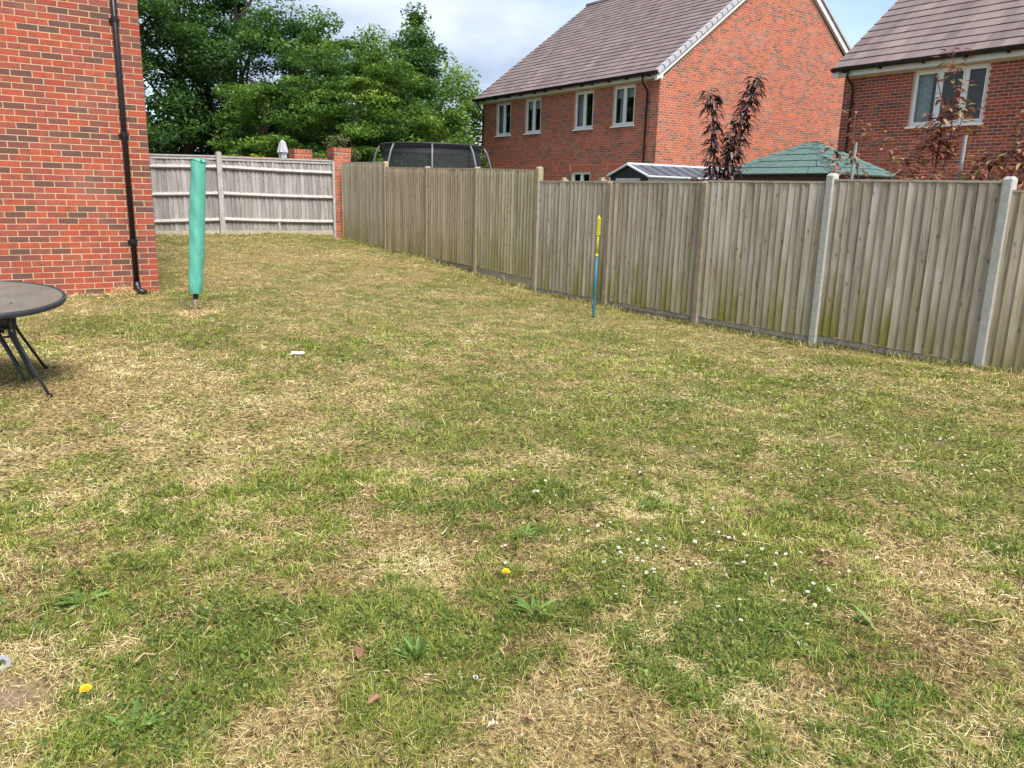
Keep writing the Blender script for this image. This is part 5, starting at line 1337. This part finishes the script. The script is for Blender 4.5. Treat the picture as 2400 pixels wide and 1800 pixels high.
# sticks and stems lying about
for (x, y, ln, rot, lb) in ((.35, 2.55, .16, .4, 'kinked pale dry stem lying up the lawn from the dandelion by the bare soil'), (.75, 2.55, .14, 2.0, 'pale dry stem lying in the clover beyond the oak leaf'), (3.0, 1.25, .18, 2.7, 'pale dry stem lying in the straw near the curly weed'), (2.75, 2.2, .25, 2.2, 'long pale dry stem lying beside the daisies'), (1.35, 2.02, .12, 1.0, 'short pale dry stem lying beside the spreading rosette'), (.2, 2.28, .09, .9, 'short pale dry stem touching the dandelion leaves by the bare soil'), (4.6, 2.6, .3, 2.5, 'longest pale dry stem, lying towards the fence among daisies'), (2.2, 1.35, .12, .7, 'bent pale dry stem lying between clover patch and curly weed')):
    s = MB(); z0 = hz(x, y); pts = [(ln * (k / 4 - .5), .012 * math.sin(k * 1.7), .018 + .010 * math.sin(k * 2.1)) for k in range(5)]
    s.tube(pts, [.0024, .0026, .0024, .002, .0013], 5); o = s.build('dry_stem', M['mortar_cream'], None, (x, y, z0)); o.rotation_euler = (0, 0, rot); tag(o, lb, 'stem', 'dry stems on the lawn')
# heaps of cut grass: at the drainpipe and round the airer socket
def heap(x, y, rr, hh, n, lb):
    a = rng.random(n) * 6.283; r = rr * np.sqrt(rng.random(n)); px, py = x + r * np.cos(a), y + r * np.sin(a)
    z = height(px, py) + hh * (1 - r / rr) * rng.random(n)
    V, F = blades(px, py, z, rng.uniform(0, 6.283, n), rng.normal(.15, .35, n), rng.uniform(.04, .12, n), rng.uniform(.003, .006, n), rng.normal(.2, .4, n))
    tag(link('straw_heap', np_mesh('straw_heap', V, F, M['grass_dry'], np.repeat(np.clip(rng.normal(.55, .2, n), 0, 1), 3))), lb, 'straw heap')
heap(1.55, 11.52, .16, .14, 700, 'small heap of dry straw against the wall beside the drainpipe')
heap(2.08, 9.72, .20, .035, 700, 'ring of dry straw round the foot of the rotary airer')

# ------------------------------------------------------------------ rotary airer under its teal cover
ax, ay = 2.06, 9.77
z0 = hz(ax, ay)
M['teal'] = plain('teal nylon cover', (0.10, 0.375, 0.29), 0.7, var=0.07, scale=5, bstr=0, spec=0.35)
t = M['teal'].node_tree; g = N(t, 'ShaderNodeNewGeometry').outputs['Position']; bump(t, t.nodes['Principled BSDF'], noise(t, scaled(t, g, (1, 1, .8)), 18, 5, .62), .4, .02)
M['alu'] = plain('dull aluminium', (0.40, 0.36, 0.29), 0.5, 0.5, var=0.12, scale=30, bstr=0.1)
e = empty('rotary_airer', (ax, ay, z0), 'folded rotary clothes airer in a tall teal green cover on a metal pole', 'clothes airer')
e.rotation_euler = (R(-.7), R(5.0), 0)
hb, ht = H - 1.215 - z0, H + .285 - z0
s = MB(); s.tube([(0, 0, -.2), (0, 0, hb + .3)], .021, 12); s.build('pole', M['alu'], e, smooth=True)
s = MB(); s.lathe([(.023, hb - .065), (.031, hb - .06), (.031, hb + .02), (.023, hb + .02)], 14); s.build('collar', M['black_plastic'], e)
s = MB(); nz, ns = 44, 28
for i in range(nz + 1):
    f = i / nz; z = hb + (ht - hb) * f
    for k in range(ns):
        a = 2 * math.pi * k / ns
        r = .068 + .010 * math.sin(f * 2.4 + .4) - .012 * (f < .06) * (1 - f / .06) + .004 * math.cos(4 * a + f * 2) + .0022 * math.sin(9 * f * 3 + 2 * a) + .0018 * math.sin(31 * f + 3 * a) + random.uniform(-.0012, .0012)
        sq = 1 + .10 * f * abs(math.cos(2 * a)) ** 3
        s.v.append((r * sq * math.cos(a), r * sq * math.sin(a), z + (.02 * math.sin(a * 2 + 1) * (f > .97))))
for i in range(nz):
    for k in range(ns): k2 = (k + 1) % ns; s.f.append((i * ns + k, i * ns + k2, (i + 1) * ns + k2, (i + 1) * ns + k)); s.t.append(.5)
cv = s.build('cover', M['teal'], e, smooth=True)
s = MB(); s.v = [(.078 * math.cos(2 * math.pi * k / 24) * (1 + .1 * abs(math.cos(4 * math.pi * k / 24)) ** 3), .078 * math.sin(2 * math.pi * k / 24) * (1 + .1 * abs(math.cos(4 * math.pi * k / 24)) ** 3), ht + .012 * math.sin(4 * math.pi * k / 24 + 1)) for k in range(24)] + [(.03, 0, ht + .035), (-.03, .0, ht + .028)]
for k in range(24): s.f.append((k, (k + 1) % 24, 24 if math.cos(2 * math.pi * k / 24) > 0 else 25)); s.t.append(.5)
s.f.append((6, 25, 24)); s.t.append(.5); s.f.append((18, 24, 25)); s.t.append(.5)
s.build('cover_top', M['teal'], cv, smooth=True)
s = MB(); s.tube([(-.015, -.079, hb + .02), (-.010, -.082, hb + .6), (-.012, -.082, hb + 1.1), (-.010, -.078, ht - .02)], .004, 6); s.build('seam', M['teal'], cv)

# ------------------------------------------------------------------ tether ball pole by the fence
sx, sy = 7.07, 8.55
z0 = hz(sx, sy)
M['yellow'] = plain('yellow plastic', (0.62, 0.58, 0.03), 0.4, var=0.05, bstr=0)
M['blue_pole'] = plain('teal blue tube', (0.009, 0.15, 0.22), 0.4, var=0.10, scale=6, bstr=0)
e = empty('tether_ball_pole', (sx, sy, z0), 'yellow and teal tether ball pole with spiral top pushed into the lawn by the fence', 'game pole')
e.rotation_euler = (R(.2), R(.4), 0)
Lt = H - .25 - z0; zm = Lt * .615
s = MB(); s.tube([(0, 0, -.1), (0, 0, zm)], .0165, 12); s.build('lower_tube', M['blue_pole'], e, smooth=True)
s = MB()
for k in range(9): s.lathe([(.0165, .02 + k * .03), (.0205, .027 + k * .03), (.0205, .034 + k * .03), (.0165, .040 + k * .03)], 12)
s.build('ground_spike', M['blue_pole'], e)
s = MB(); s.tube([(0, 0, zm), (0, 0, Lt * .90)], .0145, 12); s.lathe([(.015, zm - .02), (.0185, zm - .02), (.0185, zm + .02), (.015, zm + .02)], 12); s.build('upper_tube', M['yellow'], e, smooth=True)
s = MB(); s.tube([(0, 0, Lt * .80), (0, 0, Lt - .03), (0, 0, Lt)], [.016, .015, .008], 10); s.build('core', M['yellow'], e)
s = MB(); s.tube([(.028 * math.cos(k * .7), .028 * math.sin(k * .7), Lt * .805 + (Lt * .17) * k / 90) for k in range(91)], .0055, 6); s.build('spiral', M['yellow'], e)
s = MB(); s.tube([(-.02, -.02, Lt * .80), (-.06, -.05, Lt * .72), (-.095, -.07, Lt * .5), (-.10, -.07, Lt * .3), (-.07, -.05, Lt * .1), (-.05, -.04, .03)], .0028, 5); s.build('tether', M['stem_red'], e)

# ------------------------------------------------------------------ round garden table with chairs stacked beneath
M['table_frame'] = plain('dark grey powder coat', (0.040, 0.046, 0.055), 0.4, 0.3, var=0.15, scale=12, bstr=0)
m, t, b = mat('frosted table glass')
n_s = noise(t, N(t, 'ShaderNodeNewGeometry').outputs['Position'], 4.5, 4, .6)
t.links.new(ramp_out(t, n_s, [(.3, (.095, .13, .12)), (.7, (.16, .20, .18))]), b.inputs['Base Color'])
b.inputs['Roughness'].default_value = .10; b.inputs['Specular IOR Level'].default_value = 1.0; b.inputs['IOR'].default_value = 1.7; M['table_glass'] = m
cx, cy, RT_ = -.042, 6.595, .55
gz_ = hz(.0, 6.6)
tb = empty('garden_table', (cx, cy, H - .78), 'round glass topped garden table with dark grey rim and splayed legs', 'table')
tb.rotation_euler = (R(5.9), 0, 0)
s = MB(); s.lathe([(.001, -.008), (RT_ - .02, -.008), (RT_ - .02, -.001), (.03, -.001)], 48); s.lathe([(.03, -.001), (.028, -.006)], 24); s.build('glass_top', M['table_glass'], tb)
s = MB(); s.lathe([(RT_ - .024, -.030), (RT_ - .004, -.034), (RT_, -.028), (RT_ + .002, -.006), (RT_ - .004, .003), (RT_ - .018, .004), (RT_ - .024, -.002), (RT_ - .024, -.030)], 64); s.build('rim', M['table_frame'], tb, smooth=True)
Rinv = tb.rotation_euler.to_matrix().transposed()
def loc_(p): return Rinv @ (Vector(p) - Vector((cx, cy, H - .78)))
for (dx, dy) in ((.36, -.40), (.40, .52), (-.42, -.42), (-.42, .50)):
    fxp, fyp = cx + dx, cy + dy; k = .56
    top = loc_((cx + dx * k, cy + dy * k, H - .80)); kn = loc_((cx + dx * k, cy + dy * k, H - 1.03)); kn2 = loc_((cx + dx * (k + .05), cy + dy * (k + .05), H - 1.09)); ft = loc_((fxp, fyp, hz(fxp, fyp) + .004))
    s = MB(); s.tube([top, kn, kn2, ft], .0105, 8); lg = s.build('leg', M['table_frame'], tb, smooth=True)
    s = MB(); s.tube([ft + Vector((0, 0, .02)), ft - Vector((0, 0, .006))], .0165, 8); s.build('foot_cap', M['black_plastic'], lg)
for zq, ww in ((-.90, .9), (-.98, .9), (-1.035, .95)):
    s = MB(); q = [loc_((cx + dx * .56 * ww, cy + dy * .56 * ww, H + zq)) for (dx, dy) in ((.36, -.40), (.40, .52), (-.42, .50), (-.42, -.42), (.36, -.40))]; s.tube(q, .008, 6); s.build('stretcher', M['table_frame'], tb)
s = MB(); s.tube([loc_((cx, cy, H - .79)) , loc_((cx, cy, H - .83))], .03, 10); s.build('parasol_collar', M['black_plastic'], tb)
M['mesh_seat'] = plain('black mesh seat', (0.015, 0.016, 0.018), 0.8, var=0.2, scale=40, bstr=0.1)
for i, (ox, oy, lb) in enumerate(((-.02, .32, 'black mesh garden chair folded under the glass table, nearer the rim'), (.05, .42, 'black mesh garden chair folded under the glass table, nearer the wall'))):
    bx, by = cx + ox, cy + oy; z0 = hz(bx, by)
    c = empty('garden_chair', (bx, by, z0), lb, 'chair', 'chairs stored under the table')
    q = MB(); q.box((-.2, -.19, .36), (.17, .19, .385)); q.build('seat', M['mesh_seat'], c)
    q = MB(); q.box((-.22, -.18, .39), (-.19, .18, .56)); q.build('backrest', M['mesh_seat'], c)
    for (px, py, fx2, fy2) in ((.13, -.19, .27 - .02 * i, -.24 + .03 * i), (.13, .19, .25, .28), (-.2, -.19, -.24, -.22), (-.2, .19, -.24, .22)):
        zf = hz(bx + fx2, by + fy2) - z0
        q = MB(); q.tube([(px, py, .47 if px > 0 else .56), (px, py, .33), (fx2, fy2, zf + .003)], .009, 7); q.build('leg', M['table_frame'], c)
    for py in (-.2, .2):
        q = MB(); q.tube([(.17, py, .47), (-.2, py, .50)], .010, 6); q.build('armrest', M['table_frame'], c)
